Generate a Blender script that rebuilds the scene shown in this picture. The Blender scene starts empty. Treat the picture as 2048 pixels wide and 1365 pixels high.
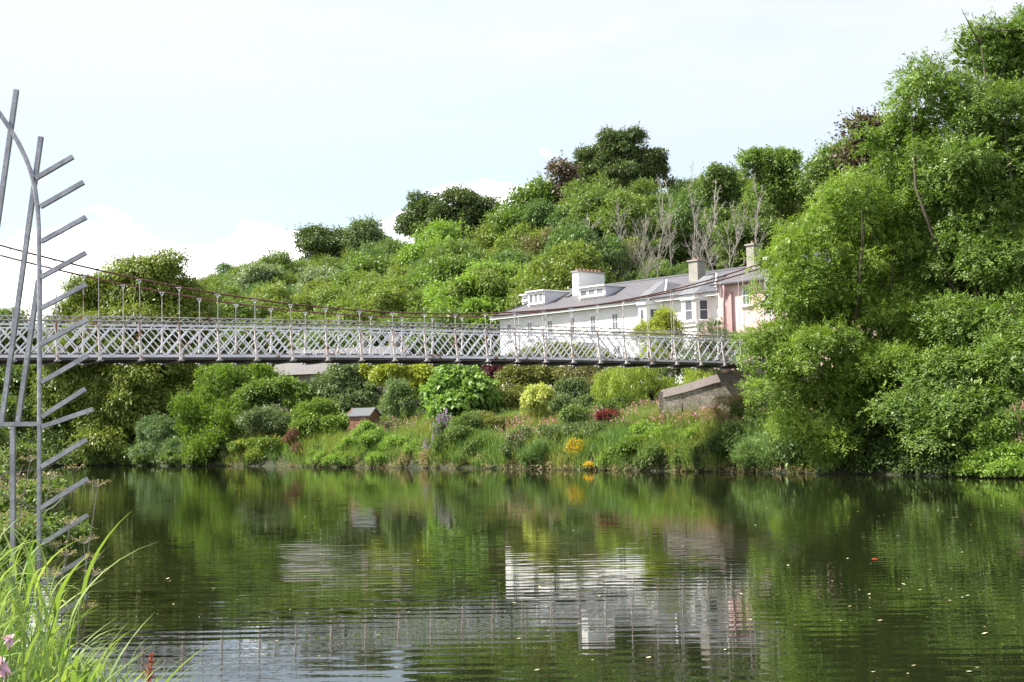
import bpy, math, random
import numpy as np
from mathutils import Vector, Matrix
rng = np.random.RandomState(7)
random.seed(7)
sc = bpy.context.scene
COL = sc.collection
# ------------------------------------------------------------------ camera
F_PX, PITCH, ROLL, HC = 2700.0, 0.0626, -0.0242, 2.32
cp, sp = math.cos(PITCH), math.sin(PITCH)
_f = np.array([0, cp, sp]); _u = np.array([0, -sp, cp]); _r = np.array([1.0, 0, 0])
cr_, sr_ = math.cos(ROLL), math.sin(ROLL)
CR = _r*cr_ + _u*sr_; CU = -_r*sr_ + _u*cr_; CF = _f
CAM = np.array([0, 0, HC])
cam_d = bpy.data.cameras.new('camera'); cam = bpy.data.objects.new('camera', cam_d); COL.objects.link(cam)
cam_d.sensor_width = 36.0; cam_d.lens = F_PX/2048*36; cam_d.clip_end = 6000; cam_d.clip_start = .05
M = Matrix(((CR[0], CU[0], -CF[0], 0), (CR[1], CU[1], -CF[1], 0), (CR[2], CU[2], -CF[2], HC), (0, 0, 0, 1)))
cam.matrix_world = M
sc.camera = cam

def ray(x, y):
    return CF*F_PX + CR*(x-1024) + CU*(682.5-y)
def px(x, y, Y):
    """world point seen at photo pixel x,y at distance Y"""
    d = ray(x, y); return CAM + d*(Y/d[1])
def onplane(x, y, P0, n):
    d = ray(x, y); return CAM + d*(np.dot(P0-CAM, n)/np.dot(d, n))
S_ = lambda Y: Y/F_PX       # metres per photo pixel

# ------------------------------------------------------------------ helpers
def link(o, parent=None):
    COL.objects.link(o)
    if parent is not None: o.parent = parent
    return o
def tag(o, label=None, cat=None, group=None, kind=None):
    if label: o['label'] = label
    if cat: o['category'] = cat
    if group: o['group'] = group
    if kind: o['kind'] = kind
    return o
def empty(name, loc, label=None, cat=None, group=None):
    o = bpy.data.objects.new(name, None); o.location = loc; link(o); o.empty_display_size = .2
    return tag(o, label, cat, group)

class MB:
    def __init__(s): s.v = []; s.f = []; s.m = []
    def add(s, vs, fs, mi=0):
        b = len(s.v); s.v += [tuple(map(float, p)) for p in vs]
        s.f += [tuple(b+i for i in f) for f in fs]; s.m += [mi]*len(fs)
    def hexa(s, p, mi=0):   # 8 points: bottom 4 ccw, top 4 ccw
        s.add(p, [(3, 2, 1, 0), (4, 5, 6, 7), (0, 1, 5, 4), (1, 2, 6, 5), (2, 3, 7, 6), (3, 0, 4, 7)], mi)
    def box(s, lo, hi, fr=None, mi=0):
        x0, y0, z0 = lo; x1, y1, z1 = hi
        p = [(x0, y0, z0), (x1, y0, z0), (x1, y1, z0), (x0, y1, z0), (x0, y0, z1), (x1, y0, z1), (x1, y1, z1), (x0, y1, z1)]
        if fr: p = [fr(*q) for q in p]
        s.hexa(p, mi)
    def bar(s, a, b, w, h, up=(0, 0, 1), mi=0):
        a = np.array(a, float); b = np.array(b, float); d = b-a; d /= np.linalg.norm(d)+1e-9
        up = np.array(up, float); sd = np.cross(d, up)
        if np.linalg.norm(sd) < 1e-4: sd = np.cross(d, (0, 1, 0))
        sd /= np.linalg.norm(sd); u2 = np.cross(sd, d)
        p = []
        for q in (a, b):
            p += [q-sd*w/2-u2*h/2, q+sd*w/2-u2*h/2, q+sd*w/2+u2*h/2, q-sd*w/2+u2*h/2]
        s.add(p, [(0, 1, 2, 3), (7, 6, 5, 4), (0, 4, 5, 1), (1, 5, 6, 2), (2, 6, 7, 3), (3, 7, 4, 0)], mi)
    def tube(s, pts, rad, n=6, mi=0):
        pts = [np.array(p, float) for p in pts]; b = len(s.v)
        if not hasattr(rad, '__len__'): rad = [rad]*len(pts)
        pr = None
        for i, p in enumerate(pts):
            d = (pts[min(i+1, len(pts)-1)]-pts[max(i-1, 0)]); d /= np.linalg.norm(d)+1e-9
            if pr is None:
                pr = np.cross(d, (0.3, 1, .2)); 
            pr = pr-d*np.dot(pr, d); pr /= np.linalg.norm(pr)+1e-9; q = np.cross(d, pr)
            for k in range(n):
                a = 2*math.pi*k/n; s.v.append(tuple(p+(pr*math.cos(a)+q*math.sin(a))*rad[i]))
        for i in range(len(pts)-1):
            for k in range(n):
                s.f.append((b+i*n+k, b+i*n+(k+1) % n, b+(i+1)*n+(k+1) % n, b+(i+1)*n+k)); s.m.append(mi)
        s.f.append(tuple(b+k for k in range(n))[::-1]); s.m.append(mi)
        s.f.append(tuple(b+(len(pts)-1)*n+k for k in range(n))); s.m.append(mi)
    def build(s, name, mats, parent=None, smooth=False, loc=None):
        me = bpy.data.meshes.new(name)
        off = np.zeros(3)
        if parent is not None: off = np.array(ROOTLOC.get(parent.name, (0, 0, 0)))
        elif loc is not None: off = np.array(loc, float)
        me.from_pydata([tuple(np.array(v)-off) for v in s.v], [], s.f)
        if not isinstance(mats, (list, tuple)): mats = [mats]
        for m in mats: me.materials.append(m)
        me.polygons.foreach_set('material_index', s.m)
        if smooth: me.polygons.foreach_set('use_smooth', [True]*len(s.f))
        me.update(); o = bpy.data.objects.new(name, me)
        if parent is None and loc is not None: o.location = loc
        if parent is not None: ROOTLOC[o.name] = tuple(off)
        return link(o, parent)
ROOTLOC = {}
def root(name, loc, label, cat, group=None):
    o = empty(name, tuple(map(float, loc)), label, cat, group); ROOTLOC[o.name] = tuple(map(float, loc)); return o

def quads(name, V, var, mat, parent=None, tone=None, off=(0, 0, 0)):
    """V (N,4,3) leaf quads -> one mesh"""
    n = len(V); me = bpy.data.meshes.new(name)
    V = (V.reshape(-1, 3)-np.array(off)).astype(np.float32)
    me.vertices.add(4*n); me.vertices.foreach_set('co', V.ravel())
    me.loops.add(4*n); me.loops.foreach_set('vertex_index', np.arange(4*n, dtype=np.int32))
    me.polygons.add(n); me.polygons.foreach_set('loop_start', np.arange(0, 4*n, 4, dtype=np.int32))
    a = me.attributes.new('var', 'FLOAT', 'FACE'); a.data.foreach_set('value', np.asarray(var, np.float32))
    if tone is not None:
        a = me.attributes.new('tone', 'FLOAT', 'FACE'); a.data.foreach_set('value', np.asarray(tone, np.float32))
    me.materials.append(mat); me.update(calc_edges=True); me.validate()
    o = bpy.data.objects.new(name, me); return link(o, parent)

def nrm(a): return a/(np.linalg.norm(a, axis=-1, keepdims=True)+1e-9)
def leafquads(P, D, Nn, L, W, bend=0.0):
    D = nrm(D); S = nrm(np.cross(D, Nn)); L = L[:, None]; W = W[:, None]
    mid = P+D*L*.45
    tip = P+D*L
    if bend: tip = tip-np.array([0, 0, 1.])*L*bend
    return np.stack([P, mid+S*W/2, tip, mid-S*W/2], axis=1)

def foliage(lobes, cr, leaf, asp=.5, cov=1.0, kind='leaf', droop=.2, flat=.7, R=None, core=.25, up=.6, rag=.25, spray=3.0):
    """lobes: list of (centre, rx, ry, rz) in metres. returns V, var"""
    R = R or rng; out = []; vv = []
    for (c, rx, ry, rz) in lobes:
        c = np.array(c); rad = np.array([rx, ry, rz])
        surf = 4*math.pi*((((rx*ry)**1.6+(rx*rz)**1.6+(ry*rz)**1.6)/3)**(1/1.6))
        nc = max(5, int(surf/(cr*cr*2.9)))
        d = nrm(R.normal(size=(nc, 3))); d[:, 2] = np.where(d[:, 2] < -.75, -d[:, 2], d[:, 2])
        rr = 1-rag*R.rand(nc)*1.5+R.rand(nc)**3*rag*.7
        cc = c+d*rr[:, None]*rad*np.clip(1-cr*.6/rad, .35, 1)
        crad = cr*(.45+1.0*R.rand(nc))
        la = leaf*leaf*asp*.5
        tot = cov*surf*1.5/la
        if kind == 'sprig': tot /= 5
        w = crad**2; w = w/w.sum(); cnt = np.maximum(3, (tot*w).astype(int))
        idx = np.repeat(np.arange(nc), cnt); n = len(idx)
        o = d[idx]+np.array([0, 0, .35]); o = nrm(o)
        q = nrm(R.normal(size=(n, 3))); dt = (q*o).sum(1)
        flip = dt < -.15; q[flip] -= 2*dt[flip][:, None]*o[flip]; q = nrm(q)
        rad1 = crad[idx]*(.55+.5*R.rand(n)**.7)
        wob = 1+.35*np.sin(q[:, 0]*5+idx*1.7)*np.sin(q[:, 1]*5+idx)+.25*(R.rand(n)**4)
        P = cc[idx]+q*(rad1*wob)[:, None]*np.array([1, 1, flat])
        D = q*.7+R.normal(size=(n, 3))*.45+np.array([0, 0, -droop])
        Nn = np.array([0, 0, up])+q*.6+R.normal(size=(n, 3))*.45
        cv = R.rand(nc)[idx]
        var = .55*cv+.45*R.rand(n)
        L = leaf*(.6+.8*R.rand(n))
        if kind == 'sprig':
            D = nrm(D); S = nrm(np.cross(D, Nn)); Ls = L*1.5
            for k, (t, sd) in enumerate(((.15, 1), (.3, -1), (.5, 1), (.65, -1), (.85, .2))):
                b = P+D*(Ls*t)[:, None]-np.array([0, 0, 1])*(Ls*t*t*.25)[:, None]
                dd = nrm(D*.6+S*sd*.9); out.append(leafquads(b, dd, Nn+R.normal(size=(n, 3))*.2, L*.75, L*asp*.75)); vv.append(np.clip(var+.15*(R.rand(n)-.5), 0, 1))
        else:
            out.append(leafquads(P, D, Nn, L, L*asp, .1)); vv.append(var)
        # loose sprays that break the outline
        ns = int(nc*spray)
        if ns > 0:
            k_ = R.randint(0, nc, ns); o_ = nrm(d[k_]+R.normal(size=(ns, 3))*.55+np.array([0, 0, .25])); b_ = cc[k_]+o_*(crad[k_]*.6)[:, None]*np.array([1, 1, flat])
            m_ = 16; t_ = np.tile(np.linspace(.1, 1, m_), ns); ii = np.repeat(np.arange(ns), m_); ln_ = (crad[k_]*R.uniform(.5, 1.15, ns))[ii]
            P = b_[ii]+o_[ii]*(ln_*t_)[:, None]-np.array([0, 0, 1])*(ln_*t_*t_*droop*.8)[:, None]+R.normal(size=(len(ii), 3))*leaf*.22
            D = o_[ii]*.5+R.normal(size=(len(ii), 3))*.8; L = leaf*(.55+.6*R.rand(len(ii)))*(1.1-.4*t_)
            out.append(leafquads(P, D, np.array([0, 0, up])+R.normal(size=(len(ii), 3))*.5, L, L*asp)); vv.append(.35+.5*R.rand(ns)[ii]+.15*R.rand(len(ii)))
        if core > 0:     # inner leaves that close the crown, in darker tones that paint its inner shade
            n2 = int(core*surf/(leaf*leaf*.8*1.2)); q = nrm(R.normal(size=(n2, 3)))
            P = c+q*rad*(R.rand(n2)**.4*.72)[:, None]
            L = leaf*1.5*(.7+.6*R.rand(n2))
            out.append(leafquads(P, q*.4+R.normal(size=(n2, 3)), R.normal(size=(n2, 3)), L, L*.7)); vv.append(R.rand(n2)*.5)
    return np.concatenate(out), np.concatenate(vv)

# ------------------------------------------------------------------ materials
def newmat(name):
    m = bpy.data.materials.new(name); m.use_nodes = True; nt = m.node_tree; nt.nodes.clear()
    out = nt.nodes.new('ShaderNodeOutputMaterial'); return m, nt, out
def N(nt, t, **k):
    n = nt.nodes.new(t)
    for a, b in k.items():
        if a.startswith('i_'):
            n.inputs[a[2:].replace('_', ' ')].default_value = b
        else: setattr(n, a, b)
    return n
def c4(c): return (c[0], c[1], c[2], 1)
def ramp(nt, src, stops):
    r = nt.nodes.new('ShaderNodeValToRGB'); el = r.color_ramp.elements
    while len(el) < len(stops): el.new(.5)
    for e, (p, c) in zip(el, stops): e.position = p; e.color = c4(c)
    nt.links.new(src, r.inputs[0]); return r
LM = {}
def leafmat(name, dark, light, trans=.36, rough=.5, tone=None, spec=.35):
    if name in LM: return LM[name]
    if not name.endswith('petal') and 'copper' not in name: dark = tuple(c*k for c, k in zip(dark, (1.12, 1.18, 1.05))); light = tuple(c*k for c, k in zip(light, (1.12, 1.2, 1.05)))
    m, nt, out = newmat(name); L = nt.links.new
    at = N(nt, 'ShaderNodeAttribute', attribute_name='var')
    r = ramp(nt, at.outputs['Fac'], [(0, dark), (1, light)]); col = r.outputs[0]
    if tone:
        at2 = N(nt, 'ShaderNodeAttribute', attribute_name='tone')
        r2 = ramp(nt, at2.outputs['Fac'], tone)
        mx = N(nt, 'ShaderNodeMixRGB', blend_type='MULTIPLY'); mx.inputs[0].default_value = 1
        L(col, mx.inputs[1]); L(r2.outputs[0], mx.inputs[2]); col = mx.outputs[0]
    p = N(nt, 'ShaderNodeBsdfPrincipled'); p.inputs['Roughness'].default_value = rough; p.inputs['Specular IOR Level'].default_value = spec
    t = N(nt, 'ShaderNodeBsdfTranslucent'); mix = N(nt, 'ShaderNodeMixShader'); mix.inputs[0].default_value = trans
    g = N(nt, 'ShaderNodeMixRGB', blend_type='MULTIPLY'); g.inputs[0].default_value = 1; g.inputs[2].default_value = (1.25, 1.3, .6, 1)
    L(col, p.inputs['Base Color']); L(col, g.inputs[1]); L(g.outputs[0], t.inputs[0])
    L(p.outputs[0], mix.inputs[1]); L(t.outputs[0], mix.inputs[2]); L(mix.outputs[0], out.inputs[0])
    LM[name] = m; return m
def surf(name, base, dirt=None, scale=3.0, amt=.5, rough=.7, metal=0.0, bump=.0, bscale=40, stretch=(1, 1, 1), lo=.45, hi=.7, extra=None):
    m, nt, out = newmat(name); L = nt.links.new
    p = N(nt, 'ShaderNodeBsdfPrincipled'); p.inputs['Roughness'].default_value = rough; p.inputs['Metallic'].default_value = metal
    tc = N(nt, 'ShaderNodeTexCoord'); mp = N(nt, 'ShaderNodeMapping'); mp.inputs['Scale'].default_value = stretch
    L(tc.outputs['Object'], mp.inputs[0])
    if dirt is not None:
        n = N(nt, 'ShaderNodeTexNoise'); n.inputs['Scale'].default_value = scale; n.inputs['Detail'].default_value = 6; n.inputs['Roughness'].default_value = .65
        L(mp.outputs[0], n.inputs[0])
        md = tuple(b+(d-b)*amt for b, d in zip(base, dirt))
        r = ramp(nt, n.outputs[0], [(lo, base), (hi, md)]); col = r.outputs[0]
        if extra:   # second layer: (colour, scale, lo, hi)
            n2 = N(nt, 'ShaderNodeTexNoise'); n2.inputs['Scale'].default_value = extra[1]; n2.inputs['Detail'].default_value = 4
            L(mp.outputs[0], n2.inputs[0]); r2 = ramp(nt, n2.outputs[0], [(extra[2], (0, 0, 0)), (extra[3], (1, 1, 1))])
            mx = N(nt, 'ShaderNodeMixRGB'); L(r2.outputs[0], mx.inputs[0]); L(col, mx.inputs[1]); mx.inputs[2].default_value = c4(extra[0]); col = mx.outputs[0]
        L(col, p.inputs['Base Color'])
    else: p.inputs['Base Color'].default_value = c4(base)
    if bump:
        n = N(nt, 'ShaderNodeTexNoise'); n.inputs['Scale'].default_value = bscale; n.inputs['Detail'].default_value = 5; L(mp.outputs[0], n.inputs[0])
        b = N(nt, 'ShaderNodeBump'); b.inputs['Strength'].default_value = bump; b.inputs['Distance'].default_value = .02
        L(n.outputs[0], b.inputs['Height']); L(b.outputs[0], p.inputs['Normal'])
    L(p.outputs[0], out.inputs[0]); return m
m_white = surf('white_render', (.78, .78, .77), (.5, .5, .47), .7, .35, .8, bump=.1, bscale=6)
m_pink = surf('pink_render', (.68, .47, .45), (.56, .36, .34), .9, .6, .85, bump=.1, bscale=6)
m_pinkd = surf('rose_pipe_paint', (.46, .30, .29), (.36, .22, .21), 2, .6, .6)
m_trim = surf('white_gloss_paint', (.8, .8, .79), (.55, .55, .52), 3, .4, .45)
m_glass = surf('window_glass', (.09, .10, .115), (.16, .17, .185), 1.3, .7, .06)
m_curt = surf('net_curtain', (.22, .23, .245), (.15, .155, .17), 2, .6, .8)
m_chim = surf('grey_cement', (.33, .31, .27), (.2, .19, .16), 2.5, .7, .9, bump=.3, bscale=8)
m_pot = surf('terracotta_pot', (.36, .19, .13), (.25, .15, .11), 6, .6, .8)
m_lead = surf('lead_sheet', (.13, .135, .15), (.19, .195, .21), 3, .6, .6)
m_gutter = surf('dark_gutter_paint', (.05, .04, .045), (.1, .06, .05), 4, .5, .5)
m_galv = surf('galvanised_steel', (.38, .39, .42), (.18, .185, .205), 6, 1.0, .42, .55, bump=.12, bscale=60, extra=((.27, .28, .31), 30, .5, .62))
m_bridge = surf('old_bridge_paint', (.80, .82, .86), (.5, .5, .52), 1.6, .6, .6, extra=((.22, .1, .05), 2.3, .60, .68))
m_post = surf('rust_streaked_post_paint', (.60, .57, .55), (.40, .31, .26), 2.2, .7, .6, extra=((.26, .11, .05), 3.1, .56, .66))
m_cable = surf('rusty_cable', (.13, .055, .04), (.2, .12, .1), 4, .6, .75)
m_deck = surf('tarred_deck_timber', (.10, .09, .085), (.17, .15, .14), 1.5, .6, .85)
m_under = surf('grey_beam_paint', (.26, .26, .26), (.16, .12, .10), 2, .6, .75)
m_bark = surf('brown_bark', (.07, .055, .04), (.12, .10, .07), 5, .6, .9, bump=.5, bscale=20)
m_deadw = surf('bleached_dead_wood', (.27, .255, .215), (.15, .135, .11), 3, .6, .9)
m_palebark = surf('pale_bark', (.35, .33, .28), (.18, .17, .13), 4, .6, .9)
m_cedar = surf('brown_shed_timber', (.20, .10, .055), (.14, .075, .045), 3, .6, .8, stretch=(1, 1, 12))
m_felt = surf('grey_roofing_felt', (.10, .11, .115), (.14, .15, .155), 4, .5, .9)
m_soil = surf('bank_soil', (.05, .055, .02), (.10, .07, .045), .8, .7, .95, bump=.6, bscale=3)

def slate(name, a, b, moss):
    m, nt, out = newmat(name); L = nt.links.new
    p = N(nt, 'ShaderNodeBsdfPrincipled'); p.inputs['Roughness'].default_value = .55
    uv = N(nt, 'ShaderNodeUVMap'); br = N(nt, 'ShaderNodeTexBrick')
    br.inputs['Color1'].default_value = c4(a); br.inputs['Color2'].default_value = c4(b); br.inputs['Mortar'].default_value = (.04, .04, .045, 1)
    br.inputs['Scale'].default_value = 1; br.inputs['Mortar Size'].default_value = .012; br.inputs['Brick Width'].default_value = .32; br.inputs['Row Height'].default_value = .24
    L(uv.outputs[0], br.inputs[0])
    n = N(nt, 'ShaderNodeTexNoise'); n.inputs['Scale'].default_value = .7; n.inputs['Detail'].default_value = 8; n.inputs['Roughness'].default_value = .7
    L(uv.outputs[0], n.inputs[0]); r = ramp(nt, n.outputs[0], [(.44, (0, 0, 0)), (.62, (1, 1, 1))])
    mx = N(nt, 'ShaderNodeMixRGB'); L(r.outputs[0], mx.inputs[0]); L(br.outputs[0], mx.inputs[1]); mx.inputs[2].default_value = c4(moss)
    L(mx.outputs[0], p.inputs['Base Color'])
    bp_ = N(nt, 'ShaderNodeBump'); bp_.inputs['Distance'].default_value = .01; bp_.inputs['Strength'].default_value = .6; L(br.outputs['Fac'], bp_.inputs['Height']); bp_.invert = True
    L(bp_.outputs[0], p.inputs['Normal']); L(p.outputs[0], out.inputs[0]); return m
m_slate = slate('slate_roof', (.085, .085, .10), (.12, .115, .125), (.11, .10, .10))
m_slate2 = slate('old_slate_roof', (.11, .105, .11), (.15, .14, .135), (.14, .13, .11))
def stone(name, a, b, mort, sx=.55, sy=.27):
    m, nt, out = newmat(name); L = nt.links.new
    p = N(nt, 'ShaderNodeBsdfPrincipled'); p.inputs['Roughness'].default_value = .9
    uv = N(nt, 'ShaderNodeUVMap'); dn = N(nt, 'ShaderNodeTexNoise'); dn.inputs['Scale'].default_value = 2.2; dn.inputs['Detail'].default_value = 4
    L(uv.outputs[0], dn.inputs[0]); ad = N(nt, 'ShaderNodeVectorMath', operation='SCALE'); ad.inputs[3].default_value = .10; L(dn.outputs['Color'], ad.inputs[0])
    av = N(nt, 'ShaderNodeVectorMath', operation='ADD'); L(uv.outputs[0], av.inputs[0]); L(ad.outputs[0], av.inputs[1])
    mp = N(nt, 'ShaderNodeMapping'); mp.inputs['Scale'].default_value = (1/sx, 1/sy, 1); L(av.outputs[0], mp.inputs[0])
    vo = N(nt, 'ShaderNodeTexVoronoi', voronoi_dimensions='2D', feature='F1'); vo.inputs['Randomness'].default_value = .75; L(mp.outputs[0], vo.inputs[0])
    ve = N(nt, 'ShaderNodeTexVoronoi', voronoi_dimensions='2D', feature='DISTANCE_TO_EDGE'); ve.inputs['Randomness'].default_value = .75; L(mp.outputs[0], ve.inputs[0])
    sp = N(nt, 'ShaderNodeSeparateColor'); L(vo.outputs['Color'], sp.inputs[0]); c1 = ramp(nt, sp.outputs[0], [(0, a), (1, b)])
    ed = ramp(nt, ve.outputs[0], [(.0, (0, 0, 0)), (.09, (1, 1, 1))]); mm = N(nt, 'ShaderNodeMixRGB'); L(ed.outputs[0], mm.inputs[0]); mm.inputs[1].default_value = c4(mort); L(c1.outputs[0], mm.inputs[2])
    n = N(nt, 'ShaderNodeTexNoise'); n.inputs['Scale'].default_value = .9; n.inputs['Detail'].default_value = 10; n.inputs['Roughness'].default_value = .75
    L(uv.outputs[0], n.inputs[0]); r = ramp(nt, n.outputs[0], [(.36, (.45, .45, .38)), (.5, (.9, .88, .82)), (.66, (1.2, 1.15, 1.1))])
    mx = N(nt, 'ShaderNodeMixRGB', blend_type='MULTIPLY'); mx.inputs[0].default_value = 1; L(mm.outputs[0], mx.inputs[1]); L(r.outputs[0], mx.inputs[2])
    L(mx.outputs[0], p.inputs['Base Color'])
    bp_ = N(nt, 'ShaderNodeBump'); bp_.inputs['Distance'].default_value = .05; bp_.inputs['Strength'].default_value = .8; L(ed.outputs[0], bp_.inputs['Height'])
    L(bp_.outputs[0], p.inputs['Normal']); L(p.outputs[0], out.inputs[0]); return m
m_stone = stone('grey_rubble_stone', (.26, .24, .21), (.56, .52, .46), (.17, .155, .13), .5, .24)
m_stone2 = stone('cottage_rubble_stone', (.26, .24, .21), (.36, .32, .27), (.25, .24, .22), .35, .18)
m_cope = surf('worn_stone_coping', (.25, .21, .20), (.15, .15, .11), 1.5, .7, .95, bump=.5, bscale=6)

def uvproject(o):
    """box-free UVs in metres: along the horizontal of each face, and up its slope"""
    me = o.data; uvl = me.uv_layers.new(name='UVMap')
    for p in me.polygons:
        n = np.array(p.normal); h = np.cross((0, 0, 1), n)
        if np.linalg.norm(h) < 1e-3: h = np.array([1., 0, 0])
        h = h/np.linalg.norm(h); v = np.cross(n, h)
        for li in p.loop_indices:
            c = np.array(me.vertices[me.loops[li].vertex_index].co); uvl.data[li].uv = (float(c@h), float(c@v))

# ------------------------------------------------------------------ terrain
W_ = np.array([.71, .704]); U_ = np.array([-.704, .71])
BANK = [(-420, 560), (-200, 300), (-120, 205), (-60, 137), (-37.6, 111), (-29.8, 104), (-13.8, 88), (0, 73), (6.5, 65.0), (10.8, 60.5), (14.7, 54.7), (18.4, 48.6), (26, 36), (40, 10), (60, -30), (100, -90)]
_bu = np.array([np.dot(b, U_) for b in BANK]); _bw = np.array([np.dot(b, W_) for b in BANK])
_o = np.argsort(_bu); _bu = _bu[_o]; _bw = _bw[_o]
PQ = [-8, -2.5, -.6, 0, .25, .8, 3, 5, 10, 20, 26, 32, 60, 90, 110, 160, 300, 900, 3000]
PZ = [-2, -.9, -.25, .04, .45, .9, 1.75, 2.2, 2.6, 5.2, 5.5, 7.0, 15.5, 24.8, 26, 24, 15, 10, 10]
def uq(X, Y):
    u = X*U_[0]+Y*U_[1]; return u, X*W_[0]+Y*W_[1]-np.interp(u, _bu, _bw)
def gz(X, Y):
    u, q = uq(X, Y)
    w = .12*np.sin(u*.9+q*.5)+.08*np.sin(u*2.3-q*1.1)+.5*np.sin(u*.07+1)*np.clip((q-30)/40, 0, 1)*3
    return np.interp(q, PQ, PZ)+w*np.clip(q/3, 0, 1)
def terrain():
    us = np.concatenate([np.arange(-160, -20, 10), np.arange(-20, 130, 1.5), np.arange(130, 300, 8), np.arange(300, 700, 40)])
    qs = np.concatenate([[-8, -4, -2.5, -1.2, -.6, -.2, 0, .25, .5, 1, 1.5, 2.2, 3, 4, 5, 6.5, 8], np.arange(10, 130, 3), [135, 145, 160, 200, 300, 500, 900, 1500, 3000]])
    V = []
    for u in us:
        bw = np.interp(u, _bu, _bw)
        for q in qs:
            p = U_*u+W_*(bw+q+(.25*math.sin(u*1.7)+.2*math.sin(u*4.1))*(1 if abs(q) < 4 else 0)); V.append((p[0], p[1], float(gz(p[0], p[1]))))
    n = len(qs); Fc = [(i*n+j, i*n+j+1, (i+1)*n+j+1, (i+1)*n+j) for i in range(len(us)-1) for j in range(n-1)]
    mb = MB(); mb.v = V; mb.f = [f[::-1] for f in Fc]; mb.m = [0]*len(Fc)
    m, nt, out = newmat('far_bank_earth'); L = nt.links.new
    p = N(nt, 'ShaderNodeBsdfPrincipled'); p.inputs['Roughness'].default_value = .95
    tc = N(nt, 'ShaderNodeTexCoord'); n1 = N(nt, 'ShaderNodeTexNoise'); n1.inputs['Scale'].default_value = .6; n1.inputs['Detail'].default_value = 8
    L(tc.outputs['Object'], n1.inputs[0]); r = ramp(nt, n1.outputs[0], [(.35, (.014, .02, .007)), (.55, (.025, .033, .01)), (.72, (.034, .027, .015))])
    L(r.outputs[0], p.inputs['Base Color']); L(p.outputs[0], out.inputs[0])
    o = mb.build('hillside_terrain', m, smooth=True); tag(o, kind='structure')
terrain()
NB = [(-420, 520), (-60, 85), (-27, 47), (-15, 31.5), (-7.2, 17), (-4.2, 11), (-2.7, 8.6), (-1.2, 7.0), (2, 5), (8, 1), (20, -10), (60, -45)]
def near_bank():
    pts = []; 
    for a, b in zip(NB[:-1], NB[1:]):
        k = max(2, int(math.dist(a, b)/1.0)) if math.dist(a, b) < 40 else 6
        for t in range(k): pts.append((a[0]+(b[0]-a[0])*t/k, a[1]+(b[1]-a[1])*t/k))
    V = []; qs = [-2.5, -1, -.3, 0, .3, .8, 1.6, 3, 6, 12, 30, 80, 300]; zs = [-1.5, -.7, -.2, .08, .3, .5, .7, .75, .8, 1, 1.6, 2, 3]
    for i, (X, Y) in enumerate(pts):
        for q, z in zip(qs, zs): V.append((X-W_[0]*q, Y-W_[1]*q, z+.05*math.sin(i*1.3+q)))
    n = len(qs); mb = MB(); mb.v = V; mb.f = [(i*n+j, i*n+j+1, (i+1)*n+j+1, (i+1)*n+j) for i in range(len(pts)-1) for j in range(n-1)]; mb.m = [0]*len(mb.f)
    tag(mb.build('near_riverbank', m_soil, smooth=True), kind='structure')
near_bank()
def nbz(X, Y):
    a = np.array(NB); best = None
    s = X*U_[0]+Y*U_[1]; su = a@U_; sw = a@W_; o = np.argsort(su); q = np.interp(s, su[o], sw[o])-(X*W_[0]+Y*W_[1])
    return float(np.interp(q, [-2.5, 0, .8, 1.6, 6], [-1.5, .08, .5, .7, .8])), q

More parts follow.
